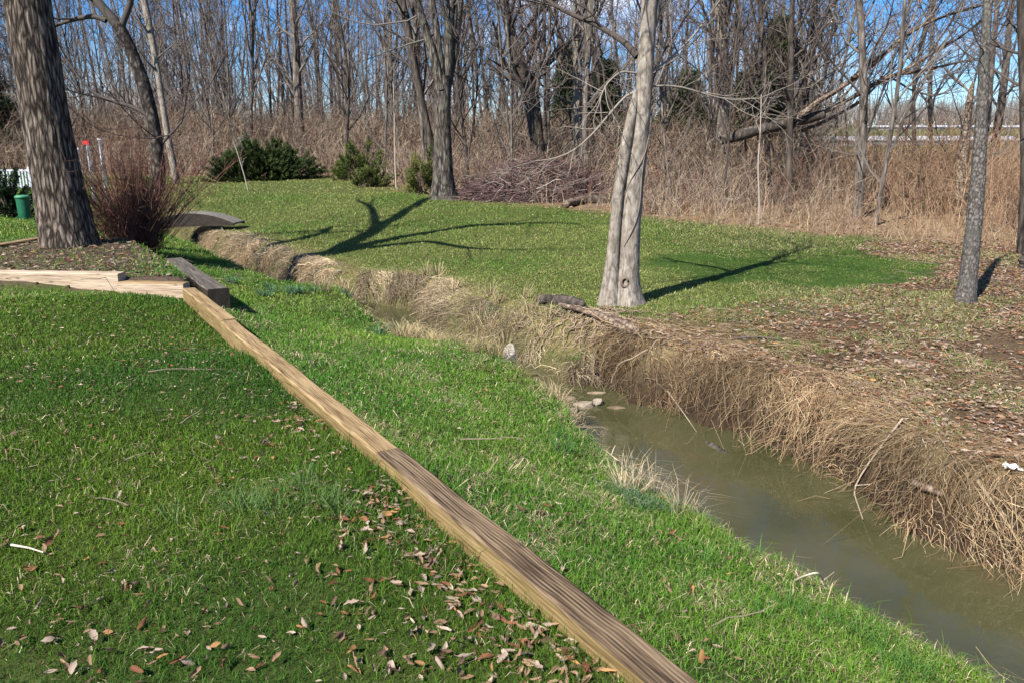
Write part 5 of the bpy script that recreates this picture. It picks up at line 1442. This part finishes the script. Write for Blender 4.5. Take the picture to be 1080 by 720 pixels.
gb_ = thing('green_bin', 'green plastic cylindrical bin beside the dark bush at left', 'bin')
p = at(26, 226, 17.6); p[2] = hz(p[0], p[1])
def lathe(prof, S, c, col):
    mb = MB(); a = np.arange(S) * 2 * PI / S; V = []; q = []
    for (r_, z_) in prof: V += [(c[0] + r_ * math.cos(k), c[1] + r_ * math.sin(k), c[2] + z_) for k in a]
    for i in range(len(prof) - 1):
        for k in range(S): q.append([i * S + k, i * S + (k + 1) % S, (i + 1) * S + (k + 1) % S, (i + 1) * S + k])
    mb.add(V, np.array(q), col); return mb
lathe([(.0, 0), (.115, 0), (.125, .03), (.13, .28), (.135, .5)], 20, p, (.012, .10, .05)).build('body', M_plain, gb_, True)
lathe([(.137, .49), (.15, .495), (.15, .53), (.12, .55), (0, .56)], 20, p, (.05, .20, .10)).build('lid', M_plain, gb_, True)

for lab, u0, v0, u1, v1, wpx, redtop in [('leaning white post nearest the thick trunk behind the brown shrub', 82, 158, 89, 196, 4, False), ('white post with a red cap behind the brown shrub', 92, 152, 98, 200, 4.5, True), ('tallest white post behind the brown shrub', 105, 148, 112, 204, 4.5, False)]:
    Yp = 24.0
    t_ = thing('white_post', lab, 'post', group='weathered white posts behind the brown shrub')
    a_ = at(u1, v1, Yp); b_ = at(u0, v0, Yp); a_[2] = hz(a_[0], Yp) - .02; r_ = wpx / 2 * Yp / F * .62
    mb = MB(); P = np.linspace(a_, b_, 22)[None]
    V, q = tubes(P, np.full((1, 22), r_), 4); c = np.array([.50, .52, .57]) * np.where(rng.random((len(V), 1)) < .3, .3, 1)
    mb.add(V, q, c); mb.box(b_, (r_ * 1.5, r_ * 1.5, .01), 0, (.7, .7, .75)); mb.build('shaft', M_plain, t_)
    mb = MB()
    if redtop: mb.box((b_[0] - .03, b_[1], b_[2] + .03), (.2, .06, .12), 0, (.42, .03, .03))
    else: mb.box((b_[0], b_[1], b_[2] + .02), (r_ * 2.4, r_ * 2.4, .05), 0, (.5, .52, .56))
    mb.build('cap', M_plain, t_)

# pale house glimpsed through the trees at left
hs = thing('pale_house', 'pale house glimpsed far behind the leaning dark tree', 'house')
Yh = 88; hx0 = at(108, 130, Yh)[0]; hx1 = at(182, 130, Yh)[0]; zb = hz(hx0, Yh); ze = at(120, 113, Yh)[2]; zr = at(120, 92, Yh)[2]
mb = MB(); mb.box(((hx0 + hx1) / 2, Yh + 3, (zb + ze) / 2 - .2), (hx1 - hx0, 6, ze - zb + .4), 0, (.55, .52, .50)); mb.build('wall', M_plain, hs)
mb = MB(); e0, e1 = hx0 - .4, hx1 + .4
V = np.array([[e0, Yh - .4, ze], [e1, Yh - .4, ze], [e1, Yh + 6.4, ze], [e0, Yh + 6.4, ze], [e0, Yh + 3, zr], [e1, Yh + 3, zr]])
mb.add(V, [np.array([[0, 1, 5, 4], [2, 3, 4, 5], [0, 3, 2, 1]]), np.array([[0, 4, 3], [1, 2, 5]])], (.22, .20, .20)); mb.build('roof', M_plain, hs)
for k in range(3):
    mb = MB(); cx_ = hx0 + (k + .5) / 3 * (hx1 - hx0); mb.box((cx_, Yh - .02, zb + (ze - zb) * .55), (1.1, .08, 1.3), 0, (.06, .07, .09)); mb.build('window', M_plain, hs)

# long white sheds in the field behind the right-hand woods
for lab, Ys, u0, u1, vt, vb in [('long low white shed nearest beyond the woods at right', 108, 866, 1076, 143.5, 153), ('farther white shed higher on the slope at right', 150, 925, 1090, 132, 136.0)]:
    t_ = thing('white_shed', lab, 'shed', group='white sheds in the far field')
    x0, x1 = at(u0, 150, Ys)[0], at(u1, 150, Ys)[0]; zt_, zb_ = at(900, vt, Ys)[2], at(900, vb, Ys)[2] - .4
    mb = MB(); mb.box(((x0 + x1) / 2, Ys + 2.5, (zt_ * .62 + zb_ * .38 + zb_) / 2), (x1 - x0, 5, (zt_ * .62 + zb_ * .38) - zb_), 0, (.36, .37, .39)); mb.build('wall', M_plain, t_)
    ze_ = zt_ * .62 + zb_ * .38
    V = np.array([[x0 - .3, Ys - .3, ze_], [x1 + .3, Ys - .3, ze_], [x1 + .3, Ys + 5.3, ze_], [x0 - .3, Ys + 5.3, ze_], [x0 - .3, Ys + 2.5, zt_], [x1 + .3, Ys + 2.5, zt_]])
    mb = MB(); mb.add(V, [np.array([[0, 1, 5, 4], [2, 3, 4, 5], [0, 3, 2, 1]]), np.array([[0, 4, 3], [1, 2, 5]])], (.46, .47, .48)); mb.build('roof', M_plain, t_)
    nd = 9
    for k in range(nd):
        mb = MB(); mb.box((x0 + (k + .5) / nd * (x1 - x0), Ys - .03, (zb_ + ze_) / 2), (1.4, .1, (ze_ - zb_) * .9), 0, (.20, .21, .24)); mb.build('door', M_plain, t_)

# ------------------------------------------------------------------ tree behind the camera whose shade falls on the left lawn
# (bare trees standing behind the photographer, outside the frame)
for i, (x, y, s, rz) in enumerate([(-11.0, -9.5, 1.0, .4), (-14.5, -6.0, .9, 2.0), (-6.0, -7.2, .8, 1.1)]):
    o = copy_tree(protos[[3, 0, 4][i]]); o.location = (x, y, 0); o.rotation_euler = (0, 0, rz); o.scale = (s, s, s)
    o['label'] = ['medium bare tree standing behind the photographer on the left', 'slender straight bare tree behind the photographer on the far left', 'crooked bare tree nearest behind the photographer'][i]; o['group'] = 'bare trees behind the photographer'

# ------------------------------------------------------------------ light, sky, camera
sc = bpy.context.scene
world = bpy.data.worlds.new('World'); sc.world = world; world.use_nodes = True
nt = world.node_tree; nt.nodes.clear()
out = nt.nodes.new('ShaderNodeOutputWorld'); bg = nt.nodes.new('ShaderNodeBackground'); bg.inputs[1].default_value = .072
sky = nt.nodes.new('ShaderNodeTexSky'); sky.sky_type = 'NISHITA'; sky.sun_disc = False
sky.sun_elevation = SUN_EL; sky.sun_rotation = PI + SUN_AZ
sky.air_density = .9; sky.dust_density = .2; sky.ozone_density = 3.5
hs_ = nt.nodes.new('ShaderNodeHueSaturation'); hs_.inputs['Saturation'].default_value = 1.4; hs_.inputs['Value'].default_value = 1.0
L(nt, sky.outputs[0], hs_.inputs['Color'])
tc = nt.nodes.new('ShaderNodeTexCoord'); mp = nt.nodes.new('ShaderNodeMapping'); mp.inputs['Scale'].default_value = (3.2, 3.2, 9)
L(nt, tc.outputs['Generated'], mp.inputs[0])
cn = nt.nodes.new('ShaderNodeTexNoise'); cn.inputs['Scale'].default_value = 1.4; cn.inputs['Detail'].default_value = 8; cn.inputs['Roughness'].default_value = .6
L(nt, mp.outputs[0], cn.inputs['Vector'])
mr = nt.nodes.new('ShaderNodeMapRange'); mr.inputs[1].default_value = .51; mr.inputs[2].default_value = .70; mr.inputs[4].default_value = .7
L(nt, cn.outputs[0], mr.inputs[0])
mx = nt.nodes.new('ShaderNodeMix'); mx.data_type = 'RGBA'
L(nt, mr.outputs[0], mx.inputs[0]); tn = nt.nodes.new('ShaderNodeMix'); tn.data_type = 'RGBA'; tn.blend_type = 'MULTIPLY'; tn.inputs[0].default_value = 1; L(nt, hs_.outputs[0], tn.inputs[6]); tn.inputs[7].default_value = (.80, .92, 1.12, 1)
L(nt, tn.outputs[2], mx.inputs[6]); mx.inputs[7].default_value = (8.5, 8.6, 9.2, 1)
L(nt, mx.outputs[2], bg.inputs[0]); L(nt, bg.outputs[0], out.inputs[0])

sd = bpy.data.lights.new('sun', 'SUN'); sd.energy = 5.0; sd.angle = R(.53); sd.color = (1, .95, .87)
so = bpy.data.objects.new('sun', sd); C.objects.link(so)
dv = Vector((math.sin(SUN_AZ) * math.cos(SUN_EL), math.cos(SUN_AZ) * math.cos(SUN_EL), -math.sin(SUN_EL)))
so.rotation_euler = dv.to_track_quat('-Z', 'Y').to_euler(); so.location = (-10, -14, 20)

cd = bpy.data.cameras.new('camera'); cam = bpy.data.objects.new('camera', cd); C.objects.link(cam)
cd.sensor_width = 36; cd.lens = 36 * F / 1080; cd.clip_end = 3000; cd.clip_start = .05
cam.location = (0, 0, CZ); cam.rotation_euler = (PI / 2 - PITCH, 0, 0)
sc.camera = cam
sc.view_settings.view_transform = 'Standard'; sc.view_settings.look = 'None'; sc.view_settings.gamma = 1; sc.view_settings.use_curve_mapping = False
sc.view_settings.exposure = 1.1
sc.render.engine = 'CYCLES'
sc.cycles.max_bounces = 5; sc.cycles.diffuse_bounces = 2; sc.cycles.glossy_bounces = 2; sc.cycles.transmission_bounces = 2; sc.cycles.transparent_max_bounces = 4
sc.cycles.caustics_reflective = False; sc.cycles.caustics_refractive = False
